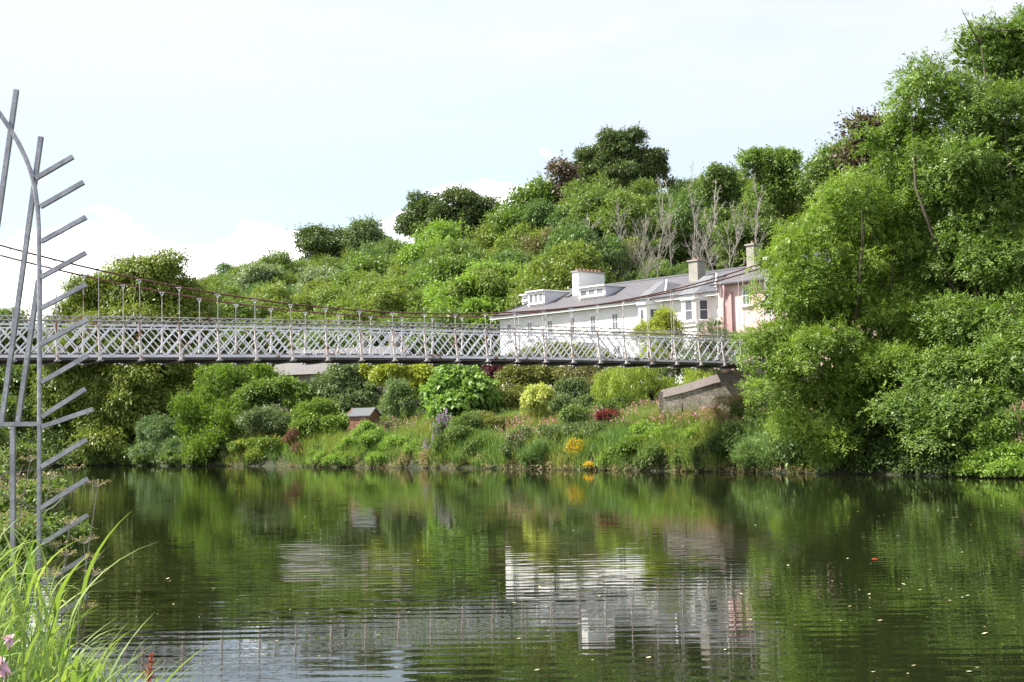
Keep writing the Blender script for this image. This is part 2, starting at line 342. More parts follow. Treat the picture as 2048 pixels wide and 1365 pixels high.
# water ------------------------------------------------------------
def water():
    mb = MB(); mb.add([(-900, -200, 0), (300, -200, 0), (300, 700, 0), (-900, 700, 0)], [(0, 1, 2, 3)])
    m, nt, out = newmat('river_water'); L = nt.links.new
    p = N(nt, 'ShaderNodeBsdfPrincipled'); p.inputs['Base Color'].default_value = (.010, .013, .005, 1); p.inputs['Roughness'].default_value = .0; p.inputs['IOR'].default_value = 1.333
    tc = N(nt, 'ShaderNodeTexCoord')
    def noise(rot, sx, sy, sc_, det, dist=0):
        mp = N(nt, 'ShaderNodeMapping'); mp.inputs['Rotation'].default_value = (0, 0, math.radians(rot)); mp.inputs['Scale'].default_value = (sx, sy, 1)
        L(tc.outputs['Object'], mp.inputs[0]); n = N(nt, 'ShaderNodeTexNoise'); n.inputs['Scale'].default_value = sc_; n.inputs['Detail'].default_value = det; n.inputs['Distortion'].default_value = dist
        L(mp.outputs[0], n.inputs[0]); return n.outputs[0]
    a = noise(9, .22, 1.0, 2.6, 2); b = noise(-16, .35, 1.0, 5.5, 2); c = noise(4, 1, 1, 1.3, 3)
    wv = N(nt, 'ShaderNodeTexWave', wave_type='BANDS', bands_direction='Y', wave_profile='SIN'); wv.inputs['Scale'].default_value = .85; wv.inputs['Distortion'].default_value = 3.5; wv.inputs['Detail'].default_value = 2; wv.inputs['Detail Scale'].default_value = .35
    mpw = N(nt, 'ShaderNodeMapping'); mpw.inputs['Rotation'].default_value = (0, 0, math.radians(12)); mpw.inputs['Scale'].default_value = (.5, 1, 1); L(tc.outputs['Object'], mpw.inputs[0]); L(mpw.outputs[0], wv.inputs[0])
    # rippled and calm patches
    pt = noise(20, .5, 1, .055, 2); pr = N(nt, 'ShaderNodeMapRange'); pr.inputs[1].default_value = .38; pr.inputs[2].default_value = .62; pr.inputs[3].default_value = .35; pr.inputs[4].default_value = 1.15; L(pt, pr.inputs[0])
    def mul(x, k):
        q = N(nt, 'ShaderNodeMath', operation='MULTIPLY'); L(x, q.inputs[0])
        if isinstance(k, float): q.inputs[1].default_value = k
        else: L(k, q.inputs[1])
        return q.outputs[0]
    def add(x, y):
        q = N(nt, 'ShaderNodeMath', operation='ADD'); L(x, q.inputs[0]); L(y, q.inputs[1]); return q.outputs[0]
    h = add(add(mul(a, 1.15), mul(b, .26)), add(mul(c, .06), mul(wv.outputs['Fac'], .26)))
    # farther water lies calmer than the water near the bank we stand on
    sx = N(nt, 'ShaderNodeSeparateXYZ'); L(tc.outputs['Object'], sx.inputs[0]); mr = N(nt, 'ShaderNodeMapRange'); mr.inputs[1].default_value = 14; mr.inputs[2].default_value = 55; mr.inputs[3].default_value = 1.0; mr.inputs[4].default_value = .45; L(sx.outputs['Y'], mr.inputs[0])
    h = mul(mul(h, pr.outputs[0]), mr.outputs[0])
    bp_ = N(nt, 'ShaderNodeBump'); bp_.inputs['Strength'].default_value = 1; bp_.inputs['Distance'].default_value = .0044; L(h, bp_.inputs['Height']); L(bp_.outputs[0], p.inputs['Normal'])
    L(p.outputs[0], out.inputs[0]); o = mb.build('river_water', m); tag(o, kind='structure')
water()

# ------------------------------------------------------------------ sky and sun
SUN_EL = math.radians(47); sun_v = np.array([-.99, .08]); sun_v /= np.linalg.norm(sun_v)
sv = Vector((sun_v[0]*math.cos(SUN_EL), sun_v[1]*math.cos(SUN_EL), math.sin(SUN_EL)))
sd = bpy.data.lights.new('sun', 'SUN'); sd.energy = 4.8; sd.angle = math.radians(.55); sd.color = (1, .95, .87)
so = bpy.data.objects.new('sun', sd); link(so); so.rotation_euler = sv.to_track_quat('Z', 'Y').to_euler(); so.location = (-30, -20, 60)
wd = bpy.data.worlds.new('World'); sc.world = wd; wd.use_nodes = True; nt = wd.node_tree; nt.nodes.clear(); L = nt.links.new
wo = nt.nodes.new('ShaderNodeOutputWorld'); bg = nt.nodes.new('ShaderNodeBackground'); L(bg.outputs[0], wo.inputs[0])
st = nt.nodes.new('ShaderNodeTexSky'); st.sky_type = 'NISHITA'; st.sun_disc = False; st.sun_elevation = SUN_EL; st.sun_rotation = math.atan2(sun_v[0], sun_v[1]); st.air_density = 1.0; st.dust_density = 2.0
tc = nt.nodes.new('ShaderNodeTexCoord')
mp = nt.nodes.new('ShaderNodeMapping'); mp.inputs['Scale'].default_value = (1, 1, 2.6); L(tc.outputs['Generated'], mp.inputs[0])
n1 = nt.nodes.new('ShaderNodeTexNoise'); n1.inputs['Scale'].default_value = 6.5; n1.inputs['Detail'].default_value = 8; n1.inputs['Roughness'].default_value = .55; L(mp.outputs[0], n1.inputs[0])
mp2 = nt.nodes.new('ShaderNodeMapping'); mp2.inputs['Scale'].default_value = (.8, .8, 3.5); mp2.inputs['Rotation'].default_value = (0, .12, .3); L(tc.outputs['Generated'], mp2.inputs[0])
n2 = nt.nodes.new('ShaderNodeTexNoise'); n2.inputs['Scale'].default_value = 3.0; n2.inputs['Detail'].default_value = 7; n2.inputs['Roughness'].default_value = .6; L(mp2.outputs[0], n2.inputs[0])
sep = nt.nodes.new('ShaderNodeSeparateXYZ'); L(tc.outputs['Generated'], sep.inputs[0])
def math_(op, a, b):
    q = nt.nodes.new('ShaderNodeMath'); q.operation = op
    for i, x in enumerate((a, b)):
        if isinstance(x, (int, float)): q.inputs[i].default_value = x
        else: L(x, q.inputs[i])
    return q.outputs[0]
def mrange(x, a, b, c, d):
    q = nt.nodes.new('ShaderNodeMapRange'); q.interpolation_type = 'SMOOTHSTEP'; L(x, q.inputs[0]); q.inputs[1].default_value = a; q.inputs[2].default_value = b; q.inputs[3].default_value = c; q.inputs[4].default_value = d; return q.outputs[0]
# low cumulus: a cloud top whose height wanders, over clear pale blue, and a thin veil higher up
top = math_('ADD', math_('MULTIPLY', n1.outputs[0], .27), .018)
cum = mrange(math_('SUBTRACT', top, sep.outputs['Z']), -.004, .010, 0, 1)
veil_h = mrange(sep.outputs['Z'], .06, .30, .55, 1.0)
veil = math_('MULTIPLY', veil_h, mrange(n2.outputs[0], .25, .6, .6, 1.0))
mx = nt.nodes.new('ShaderNodeMixRGB'); L(veil, mx.inputs[0]); L(st.outputs[0], mx.inputs[1]); gr = nt.nodes.new('ShaderNodeMixRGB'); L(mrange(sep.outputs['Z'], .08, .32, 0, 1), gr.inputs[0]); gr.inputs[1].default_value = (2.35, 2.8, 3.3, 1); gr.inputs[2].default_value = (3.1, 3.12, 3.4, 1); L(gr.outputs[0], mx.inputs[2])
mx2 = nt.nodes.new('ShaderNodeMixRGB'); L(cum, mx2.inputs[0]); L(mx.outputs[0], mx2.inputs[1]); mx2.inputs[2].default_value = (8.0, 8.0, 8.2, 1)
L(mx2.outputs[0], bg.inputs[0]); bg.inputs[1].default_value = .13
sc.view_settings.view_transform = 'Standard'; sc.view_settings.look = 'None'; sc.view_settings.exposure = 1.32; sc.view_settings.gamma = 1
try:
    sc.cycles.use_denoising = True; sc.cycles.denoiser = 'OPENIMAGEDENOISE'; sc.cycles.denoising_input_passes = 'RGB_ALBEDO_NORMAL'
except Exception: pass
sc.cycles.max_bounces = 6; sc.cycles.diffuse_bounces = 3; sc.cycles.glossy_bounces = 3; sc.cycles.transmission_bounces = 4; sc.cycles.transparent_max_bounces = 4
sc.cycles.caustics_reflective = False; sc.cycles.caustics_refractive = False
# ------------------------------------------------------------------ suspension footbridge
BX, BY, BS, TH, BZ, CAMB, H0, SAG, MID, BW = -17.29, 46.59, 1.4904, .5845, 5.085, .2087, .548, 3.80, 10.743, 1.85
bdr = np.array([math.cos(TH), math.sin(TH), 0]); bn = np.array([-math.sin(TH), math.cos(TH), 0])
def bp(i, l, z):
    return np.array([BX, BY, 0])+bdr*BS*i+bn*l+np.array([0, 0, BZ-CAMB*((i-MID)/15)**2+z])
def cab(i): return 1.4+H0+SAG*((i-MID)/15)**2
I0, I1 = -4, 25
br = root('suspension_footbridge', bp(MID, BW/2, 0), 'grey white iron lattice footbridge hung from rusty cables across the river', 'bridge')
for side, l, so_ in (('near', 0.0, -1), ('far', BW, 1)):
    t = MB(); r = MB(); c = MB()
    for i in range(I0, I1):
        for (z, w, h) in ((.15, .05, .10), (1.28, .03, .05)):
            t.bar(bp(i, l, z), bp(i+1, l, z), w, h)
        # two crossed families of flat bars
        for k in range(3):
            a = i+k/3
            t.bar(bp(a, l-so_*-.018, .17), bp(min(a+2/3, I1), l-so_*-.018, 1.26), .012, .046, up=bdr)
            t.bar(bp(a+1/3, l-so_*.0, .17), bp(max(a+1/3-2/3, I0), l-so_*.0, 1.26), .012, .046, up=bdr)
        for k in range(3):      # small rivet plates at the foot of the lattice
            t.box((-.03, -.03, -.02), (.03, .03, .025), lambda x, y, z, q=bp(i+(k)/3, l+so_*.03, .2): q+bdr*x+bn*y+np.array([0, 0, z]))
        r.bar(bp(i, l, 1.57), bp(i+1, l, 1.57), .05, .035)
        for k in range(3):      # zigzag between the two rails
            r.bar(bp(i+k/3, l, 1.41), bp(i+(k+.5)/3, l, 1.56), .032, .012, up=bn)
            r.bar(bp(i+(k+.5)/3, l, 1.56), bp(i+(k+1)/3, l, 1.41), .032, .012, up=bn)
    t.build('lattice_truss', m_bridge, br)
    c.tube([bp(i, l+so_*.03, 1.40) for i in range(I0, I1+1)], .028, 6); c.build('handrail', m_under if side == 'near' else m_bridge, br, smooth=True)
    r.build('top_rail', m_post, br)
    k = MB(); k.tube([bp(i/2, l+so_*.03, cab(i/2)) for i in range(2*I0-1, 2*I1+3)], .036, 6); k.build('suspension_cable', m_cable, br, smooth=True)
    for i in range(I0, I1+1):
        p = MB()       # post: T shaped, splayed outward at its foot
        top = bp(i, l+so_*.02, 1.36); mid_ = bp(i, l+so_*.05, .75); ft = bp(i, l+so_*.20, 0)
        def ring(q, a, b): return [q-bdr*a-bn*b, q+bdr*a-bn*b, q+bdr*a+bn*b, q-bdr*a+bn*b]
        for A, B, a1, b1, a2, b2 in ((mid_, top, .033, .03, .030, .02), (ft, mid_, .046, .045, .033, .03)):
            p.hexa(ring(A, a1, b1)+ring(B, a2, b2))
        p.hexa(ring(ft+np.array([0, 0, -.03]), .10, .09)+ring(ft, .10, .09))
        p.build('post', m_post, br)
        hg = MB(); hz = cab(i)
        hg.tube([bp(i, l+so_*.08, 1.0), bp(i, l+so_*.05, 1.36), bp(i, l+so_*.03, hz-.16)], .015, 5)
        ho = hg.build('hanger', m_post, br)
        cl = MB()
        for s_ in (-1, 1): cl.bar(bp(i, l+so_*.03, hz-.17), bp(i+s_*.05, l+so_*.03, hz-.03), .018, .018)
        cl.box((-.10, -.03, -.04), (.10, .03, -.018), lambda x, y, z, q=bp(i, l+so_*.03, hz): q+bdr*x+bn*y+np.array([0, 0, z]))
        cl.build('cable_clamp', m_bridge, ho)
for i in range(I0, I1+1):
    b = MB(); a0 = bp(i, -.30, 0); a1 = bp(i, BW+.30, 0); e = np.array([0, 0, 1.])
    # tapered cross beam
    m0 = bp(i, .1, 0); m1 = bp(i, BW-.1, 0)
    for q0, q1, d0, d1 in ((a0, m0, .03, .07), (m0, m1, .07, .07), (m1, a1, .07, .03)):
        P_ = [q0-bdr*.05-e*d0-e*.03, q0+bdr*.05-e*d0-e*.03, q1+bdr*.05-e*d1-e*.03, q1-bdr*.05-e*d1-e*.03, q0-bdr*.05-e*.035*0, q0+bdr*.05, q1+bdr*.05, q1-bdr*.05]
        b.hexa(P_)
    b.build('cross_beam', m_under, br)
d = MB(); 
for i in range(I0-6, I1+4):
    z = lambda j: -CAMB
    for k in range(8):
        a = i+k/8; d.bar(bp(a+.0625, -.02, .035), bp(a+.0625, BW+.02, .035), .165, .05)
    for l in (.35, BW/2, BW-.35): d.bar(bp(i, l, -.015), bp(i+1, l, -.015), .06, .05)
d.build('deck', m_deck, br)
kb = MB()
for i in range(I0, I1):
    for l in (.10, BW-.10): kb.bar(bp(i, l, .17), bp(i+1, l, .17), .03, .20)
kb.build('kick_board', m_deck, br)
for ie in (I0-.4, I1+.45):
    p = MB(); top = cab(ie)+.05
    for l in (-.05, BW+.05):
        for (a, b) in ((-.2, -.2), (.2, -.2), (.2, .2), (-.2, .2)):
            p.bar(bp(ie, l, -.2)+bdr*a*1.4+bn*b*1.4, bp(ie, l, top)+bdr*a*.6+bn*b*.6, .07, .07)
        for k in range(9):
            f0, f1 = k/9, (k+1)/9; z0_, z1_ = -.2+(top+.2)*f0, -.2+(top+.2)*f1; w0, w1 = .2*(1.4-.8*f0), .2*(1.4-.8*f1)
            for sd_ in (-1, 1):
                p.bar(bp(ie, l, z0_)+bdr*w0*sd_-bn*w0, bp(ie, l, z1_)+bdr*w1*sd_+bn*w1, .03, .02)
                p.bar(bp(ie, l, z0_)-bdr*w0+bn*w0*sd_, bp(ie, l, z1_)+bdr*w1+bn*w1*sd_, .03, .02)
        p.box((-.2, -.2, top), (.2, .2, top+.12), lambda x, y, z, q=bp(ie, l, 0): q+bdr*x+bn*y+np.array([0, 0, z]))
    p.bar(bp(ie, 0, top-.25), bp(ie, BW, top-.25), .12, .3)
    p.build('lattice_pylon', m_bridge, br)

# ------------------------------------------------------------------ houses
UD = np.array([.682, -.731, 0]); VD = np.array([.731, .682, 0]); ZE = np.array([0, 0, 1.])
HA = px(1000, 660, 100.0); HA[2] = 0
def hp(s, v, z): return HA+UD*s+VD*v+ZE*z
def hs(x, y, v=0):
    q = onplane(x, y, HA+VD*v, VD); return float(np.dot(q-HA, UD)), float(q[2])
ZEAVE, ZRIDGE, VR, VB = 10.45, 12.35, 4.2, 8.6
SEND = hs(1446, 560)[0]          # right end of the white terrace
HB = float(gz(*hp(8, 0, 0)[:2]))-.6
def roofz(v, ze=ZEAVE, zr=ZRIDGE, vr=VR, v0=-.45): return ze+(zr-ze)*(v-v0)/(vr-v0)
wh = root('white_terrace_house', hp(10, 2, HB+.6), 'long white rendered terrace with slate roof and dormers behind the footbridge', 'house')
b = MB(); b.box((0, 0, HB), (SEND, VB, ZEAVE+.02), hp)
b.add([hp(SEND-.2, 0.05, ZEAVE), hp(SEND-.2, VB-.05, ZEAVE), hp(SEND-.2, VR, ZRIDGE-.12)], [(0, 1, 2)])
b.build('wall', m_white, wh)
r = MB(); HX = 3.3
ev, rv = -.45, VR
q = lambda s, v, z: hp(s, v, z)
r.add([q(-.5, ev, ZEAVE), q(SEND, ev, ZEAVE), q(SEND, rv, ZRIDGE), q(HX, rv, ZRIDGE)], [(0, 1, 2, 3)])
r.add([q(-.5, VB+.4, ZEAVE), q(-.5, ev, ZEAVE), q(HX, rv, ZRIDGE)], [(0, 1, 2)])
r.add([q(SEND, VB+.4, ZEAVE), q(-.5, VB+.4, ZEAVE), q(HX, rv, ZRIDGE), q(SEND, rv, ZRIDGE)], [(0, 1, 2, 3)])
r.add([q(-.5, ev, ZEAVE-.05), q(-.5, VB+.4, ZEAVE-.05), q(SEND, VB+.4, ZEAVE-.05), q(SEND, ev, ZEAVE-.05)], [(0, 1, 2, 3)])
ro = r.build('roof', m_slate, wh); uvproject(ro)
g = MB(); g.bar(q(HX, rv, ZRIDGE+.03), q(SEND, rv, ZRIDGE+.03), .22, .10); g.bar(q(-.5, ev, ZEAVE+.03), q(HX, rv, ZRIDGE+.03), .16, .08)
g.build('ridge_tiles', m_lead, ro)
f = MB(); f.bar(q(-.55, ev-.03, ZEAVE-.13), q(SEND, ev-.03, ZEAVE-.13), .05, .26); f.bar(q(-.53, ev, ZEAVE-.13), q(-.53, VB+.4, ZEAVE-.13), .05, .26)
f.box((-.5, ev+.02, ZEAVE-.22), (SEND, -.003, ZEAVE-.17), hp); f.build('fascia', m_trim, wh)
g = MB(); g.bar(q(-.6, ev-.10, ZEAVE-.02), q(SEND, ev-.10, ZEAVE-.02), .11, .09); g.build('gutter', m_gutter, wh)

def window(parent, s0, s1, z0, z1, v=0, fr=hp, bars=(1, 1), glass=m_glass, name='window', depth=.10, arch=False, trim=None):
    """frame standing in the wall with a pane, glazing bars and a sill"""
    w = MB(); t = .07; trim = trim or m_trim
    w.box((s0, v-.02, z0), (s0+t, v+.02, z1), fr); w.box((s1-t, v-.02, z0), (s1, v+.02, z1), fr)
    w.box((s0+t, v-.02, z1-t), (s1-t, v+.02, z1), fr); w.box((s0+t, v-.02, z0), (s1-t, v+.02, z0+t), fr)
    nx, nz = bars
    for k in range(1, nx+1):
        c = s0+(s1-s0)*k/(nx+1); w.box((c-.02, v-.018, z0+t), (c+.02, v+.015, z1-t), fr)
    for k in range(1, nz+1):
        c = z0+(z1-z0)*k/(nz+1); w.box((s0+t, v-.024, c-.025), (s1-t, v+.016, c+.025), fr)
    if arch:
        pts = [(s0-.03, z1), (s0+.02, z1+.08), ((s0+s1)/2, z1+.16), (s1-.02, z1+.08), (s1+.03, z1)]
        n0 = [fr(a, v-.03, c) for a, c in pts]; n1 = [fr(a, v+.02, c) for a, c in pts]
        w.add(n0+n1, [(0, 1, 2, 3, 4)]+[(i, i+5, i+6, i+1) for i in range(4)])
    wo_ = w.build(name, trim, parent)
    p = MB(); p.box((s0+.03, v-.008, z0+.03), (s1-.03, v+.004, z1-.03), fr); p.build('pane', glass, wo_)
    si = MB(); si.box((s0-.1, v-.12, z0-.09), (s1+.1, v+.03, z0-.003), fr); si.build('sill', trim, wo_)
    return wo_
# upper floor windows measured off the facade
for (xa, xb, yt, yb) in ((1014, 1023.5, 648, 680), (1054.5, 1065, 644.5, 677), (1094.5, 1106, 640.5, 674), (1139, 1150, 634.5, 671), (1180.5, 1192, 631, 668), (1223.5, 1237, 626.5, 661)):
    s0, _ = hs(xa, yt); s1, _ = hs(xb, yt); _, z1 = hs((xa+xb)/2, yt); _, z0 = hs((xa+xb)/2, yb)
    window(wh, s0, s1, z0, z1, -.012, bars=(1, 1), arch=True)
for (xa, xb, yt, yb) in ((1012, 1024, 706, 735), (1052, 1066, 703, 735), (1104, 1117, 700, 740), (1226, 1242, 690, 730)):
    s0, _ = hs(xa, yt); s1, _ = hs(xb, yt); _, z1 = hs((xa+xb)/2, yt); z0 = max(z1-1.35, HB+1)
    window(wh, s0, s1, z0, z1, -.012, bars=(1, 1))
# small gabled porch behind the lattice
s0 = hs(1168, 700)[0]; s1 = hs(1222, 700)[0]; zp = hs(1196, 706)[1]; zt = hs(1196, 686)[1]
p = MB(); p.box((s0+.15, -1.5, HB), (s1-.15, -.002, zp), hp); po = p.build('porch', m_white, wh)
p = MB(); mid_s = (s0+s1)/2
for sg, sa in ((-1, s0-.1), (1, s1+.1)):
    p.add([hp(sa, -1.7, zp-.1), hp(sa, .0, zp-.1), hp(mid_s, .0, zt), hp(mid_s, -1.7, zt)], [(0, 1, 2, 3)]); p.bar(hp(sa, -1.72, zp-.1), hp(mid_s, -1.72, zt), .05, .14)
p.add([hp(s0, -1.6, zp), hp(s1, -1.6, zp), hp(mid_s, -1.6, zt-.03)], [(0, 1, 2)]); uvproject(p.build('porch_roof', m_slate, po))
p = MB(); p.box((mid_s-.45, -1.53, HB+.6), (mid_s+.45, -1.503, zp-.3), hp); p.build('door', surf('blue_door_paint', (.06, .10, .16), (.03, .05, .08), 3), po)

def bay(x0, x1, x2, x3, ytop, ybot, wy0, wy1, zr_in, name_plant=None):
    """canted bay: left cheek x0-x1, front x1-x2, right cheek x2-x3"""
    s0 = hs(x0, ytop)[0]; s3 = hs(x3, ytop)[0]; D = .75; L_ = s3-s0
    a, b_ = s0+.65, s3-.65; ztop = ZEAVE-.05; pts = [(s0, 0), (a, -D), (b_, -D), (s3, 0)]
    m = MB(); n = len(pts)
    m.add([hp(s, v, HB) for s, v in pts]+[hp(s, v, ztop) for s, v in pts], [(0, 1, 5, 4), (1, 2, 6, 5), (2, 3, 7, 6), (4, 5, 6, 7)]); bo = m.build('bay', m_white, wh)
    zz1 = hs((x1+x2)/2, wy0, -D)[1]; zz0 = hs((x1+x2)/2, wy1, -D)[1]
    m = MB()     # string course and cornice
    for zc, h, o in ((zz0-.3, .10, .05), (ztop-.2, .3, .10)):
        e = [(s0-.0, 0), (a-o*.5, -D-o), (b_+o*.5, -D-o), (s3+.0, 0)]
        for (p0, p1) in zip(e[:-1], e[1:]): m.bar(hp(p0[0], p0[1], zc), hp(p1[0], p1[1], zc), .06, h)
    m.build('cornice', m_trim, bo)
    for (p0, p1, bars) in ((pts[0], pts[1], (0, 1)), (pts[1], pts[2], (0, 1)), (pts[2], pts[3], (0, 1))):
        A = hp(p0[0], p0[1], 0); B = hp(p1[0], p1[1], 0); dd = B-A; ln = np.linalg.norm(dd); dd /= ln; nn = np.cross(dd, ZE); nn = -nn
        def fr(s, v, z, A=A, dd=dd, nn=nn): return A+dd*s+nn*v+ZE*z
        mg = ln*.2
        window(bo, mg, ln-mg, zz0, zz1, -.012, fr, bars)
    m = MB(); o = .25
    e = [(s0-.3, -.1), (a-.1, -D-o), (b_+.1, -D-o), (s3+.3, -.1)]; za = ztop+.0
    pk = [(s0+L_*.45, 1.0), (s3-.5, 1.0)]
    zk = ZEAVE+1.25
    E = [hp(s, v, za) for s, v in e]; K = [hp(s, v, zk) for s, v in pk]; bk0 = hp(s0-.5, 2.2, za+1.0); bk1 = hp(s3+.3, 2.2, za+1.0)
    m.add(E+K+[bk0, bk1], [(0, 1, 4), (1, 2, 5, 4), (2, 3, 5), (6, 0, 4), (3, 7, 5), (0, 3, 2, 1)])
    m.build('bay_roof', m_lead, bo)
    m = MB(); m.bar(hp(s3+.22, .2, ZEAVE+.35), hp(s3+.05, .6, ZEAVE+1.25), .10, .12); m.build('roof_upstand', m_trim, bo)
bay(1277, 1286, 1303, 1322, 600, 660, 617, 660, 0)
bay(1363, 1374, 1394, 1422, 590, 660, 600, 642, 0)
# downpipe between the bays
s0 = hs(1327, 610)[0]; p = MB(); p.tube([hp(s0, -.45, ZEAVE-.1), hp(s0, -.12, ZEAVE-.6), hp(s0, -.10, HB+.5)], .05, 6); p.build('downpipe', m_trim, wh, smooth=True)
# dormers
def dormer(x0, x1, y0, y1, v0, vb, panes, flat=True):
    s0 = hs(x0, (y0+y1)/2, v0)[0]; s1 = hs(x1, (y0+y1)/2, v0)[0]; zb = roofz(v0)-.02; zt_ = hs((x0+x1)/2, y0, v0)[1]
    m = MB(); m.box((s0, v0, zb-.3), (s1, vb, zt_), hp); do = m.build('dormer', surf('lilac_grey_dormer_cheek', (.55, .56, .62), (.45, .45, .5), 2), wh) if 'dormer_m' not in LM else m.build('dormer', LM['dormer_m'], wh)  # bluish shade of the cheeks is put into this grey colour
    LM['dormer_m'] = do.data.materials[0]
    m = MB(); m.box((s0-.12, v0-.25, zt_), (s1+.12, vb+.1, zt_+.10), hp); m.build('dormer_roof', m_trim, do)
    m = MB(); m.box((s0-.02, v0-.02, zb-.05), (s1+.02, v0-.002, zt_), hp); m.build('dormer_front', m_trim, do)
    wz = (s1-s0-.16)/panes
    for k in range(panes):
        window(do, s0+.08+wz*k+.03, s0+.08+wz*(k+1)-.03, zb+.22, zt_-.12, v0-.05, bars=(0, 0), glass=m_curt if k != 0 else m_glass)
dormer(1057.5, 1089, 584, 612, .9, 3.6, 3); dormer(1159, 1211, 575, 599, 1.1, 3.7, 3); dormer(1045, 1056, 591.5, 602, 2.0, 3.4, 1)
def chimney(parent, s0, s1, v0, v1, zb, zt_, mat, pots, prow='v'):
    m = MB(); m.box((s0, v0, zb), (s1, v1, zt_), hp); c = m.build('chimney', mat, parent)
    m = MB(); m.box((s0-.08, v0-.08, zt_), (s1+.08, v1+.08, zt_+.10), hp); m.build('chimney_cap', m_chim, c)
    for k in range(pots):
        f_ = (k+.5)/pots; s = (s0+s1)/2 if prow == 'v' else s0+(s1-s0)*f_; v = v0+(v1-v0)*f_ if prow == 'v' else (v0+v1)/2
        m = MB(); m.tube([hp(s, v, zt_+.10), hp(s, v, zt_+.2), hp(s, v, zt_+.3)], [.12, .09, .11], 8); m.build('chimney_pot', m_pot, c)
    return c
s0 = hs(1147, 583, 2.6)[0]; chimney(wh, s0, s0+.62, 2.5, 5.3, 10.8, 13.35, m_white, 7)
s0 = hs(1382, 557, 2.5)[0]; chimney(wh, s0, s0+.75, 2.3, 3.15, 11, 12.95, m_chim, 2)
def skylight(x0, x1, y, v0, v1):
    s0 = hs(x0, y, v0)[0]; s1 = s0+(hs(x1, y, v0)[0]-s0)*.62; m = MB()
    za, zb = roofz(v0)+.03, roofz(v1)+.03
    m.hexa([hp(s0, v0, za), hp(s1, v0, za), hp(s1, v1, zb), hp(s0, v1, zb), hp(s0, v0, za+.06), hp(s1, v0, za+.06), hp(s1, v1, zb+.06), hp(s0, v1, zb+.06)]); k = m.build('skylight', m_gutter, wh)
    m = MB(); m.hexa([hp(s0+.06, v0+.06, za+.07), hp(s1-.06, v0+.06, za+.07), hp(s1-.06, v1-.06, zb+.05), hp(s0+.06, v1-.06, zb+.05)]+[hp(s0+.06, v0+.06, za+.09), hp(s1-.06, v0+.06, za+.09), hp(s1-.06, v1-.06, zb+.07), hp(s0+.06, v1-.06, zb+.07)]); m.build('pane', m_glass, k)
skylight(1129, 1141, 588, 2.2, 3.0); skylight(1413, 1438, 556, 1.5, 2.9)

# pink house, joined to the terrace and standing a little forward
PV = -.55; pz = ZEAVE+.35
pk = root('pink_house', hp(SEND+3, 2, HB+.6), 'pink rendered house joined to the right end of the white terrace', 'house')
b = MB(); b.box((SEND+.003, PV, HB), (SEND+13, VB, pz), hp); b.build('wall', m_pink, pk)
r = MB(); e0 = SEND-.25; e1 = SEND+13.3; vr = 4.2; zr2 = pz+2.05
r.add([hp(e0, PV-.35, pz), hp(e1, PV-.35, pz), hp(e1-3, vr, zr2), hp(e0+2.2, vr, zr2), hp(e0, VB+.3, pz), hp(e1, VB+.3, pz)], [(0, 1, 2, 3), (4, 0, 3), (1, 5, 2), (5, 4, 3, 2), (0, 4, 5, 1)])
ro = r.build('roof', m_slate, pk); uvproject(ro)
g = MB(); g.bar(hp(e0-.05, PV-.42, pz-.02), hp(e1, PV-.42, pz-.02), .12, .1); g.build('gutter', m_gutter, pk)
s0 = SEND+.55; p = MB(); p.tube([hp(s0+.25, PV-.4, pz-.1), hp(s0+.2, PV-.25, pz-.5), hp(s0, PV-.14, pz-1.3), hp(s0, PV-.14, HB+.5)], .09, 8); p.build('downpipe', m_pinkd, pk, smooth=True)
p = MB(); p.box((SEND+.75, PV-.16, HB), (SEND+1.15, PV+.003, pz-.5), hp); p.build('pilaster', m_pinkd, pk)
for (xa, xb, yt, yb) in ((1484, 1500, 572, 603), (1533, 1552, 565, 600)):
    s0 = hs(xa, yt, PV)[0]; s1 = hs(xb, yt, PV)[0]; z1 = hs(xa, yt, PV)[1]; window(pk, s0, s1, z1-1.25, z1, PV-.012)
s0 = hs(1494, 540, 4)[0]; zc = hs(1500, 492, 4)[1]; chimney(pk, s0+.15, s0+.75, 3.8, 4.4, pz+1.2, zc, m_chim, 1)
# low pink garden wall in front of the bay
xa, xb = hs(1392, 655, -3.0)[0], hs(1447, 655, -3.0)[0]; z1 = hs(1420, 652, -3.0)[1]; z2 = hs(1395, 668, -3.0)[1]
g = MB(); g.add([hp(xa, -3, HB), hp(xb, -3, HB), hp(xb, -3, z1), hp(xa+.8, -3, z1), hp(xa, -3, z2), hp(xa, -2.75, HB), hp(xb, -2.75, HB), hp(xb, -2.75, z1), hp(xa+.8, -2.75, z1), hp(xa, -2.75, z2)],
  [(0, 1, 2, 3, 4), (9, 8, 7, 6, 5), (0, 5, 6, 1), (1, 6, 7, 2), (2, 7, 8, 3), (3, 8, 9, 4), (4, 9, 5, 0)])
tag(g.build('garden_wall', m_pinkd, loc=hp(xa, -3, HB)), 'short rose coloured garden wall standing below the white bay window', 'wall')

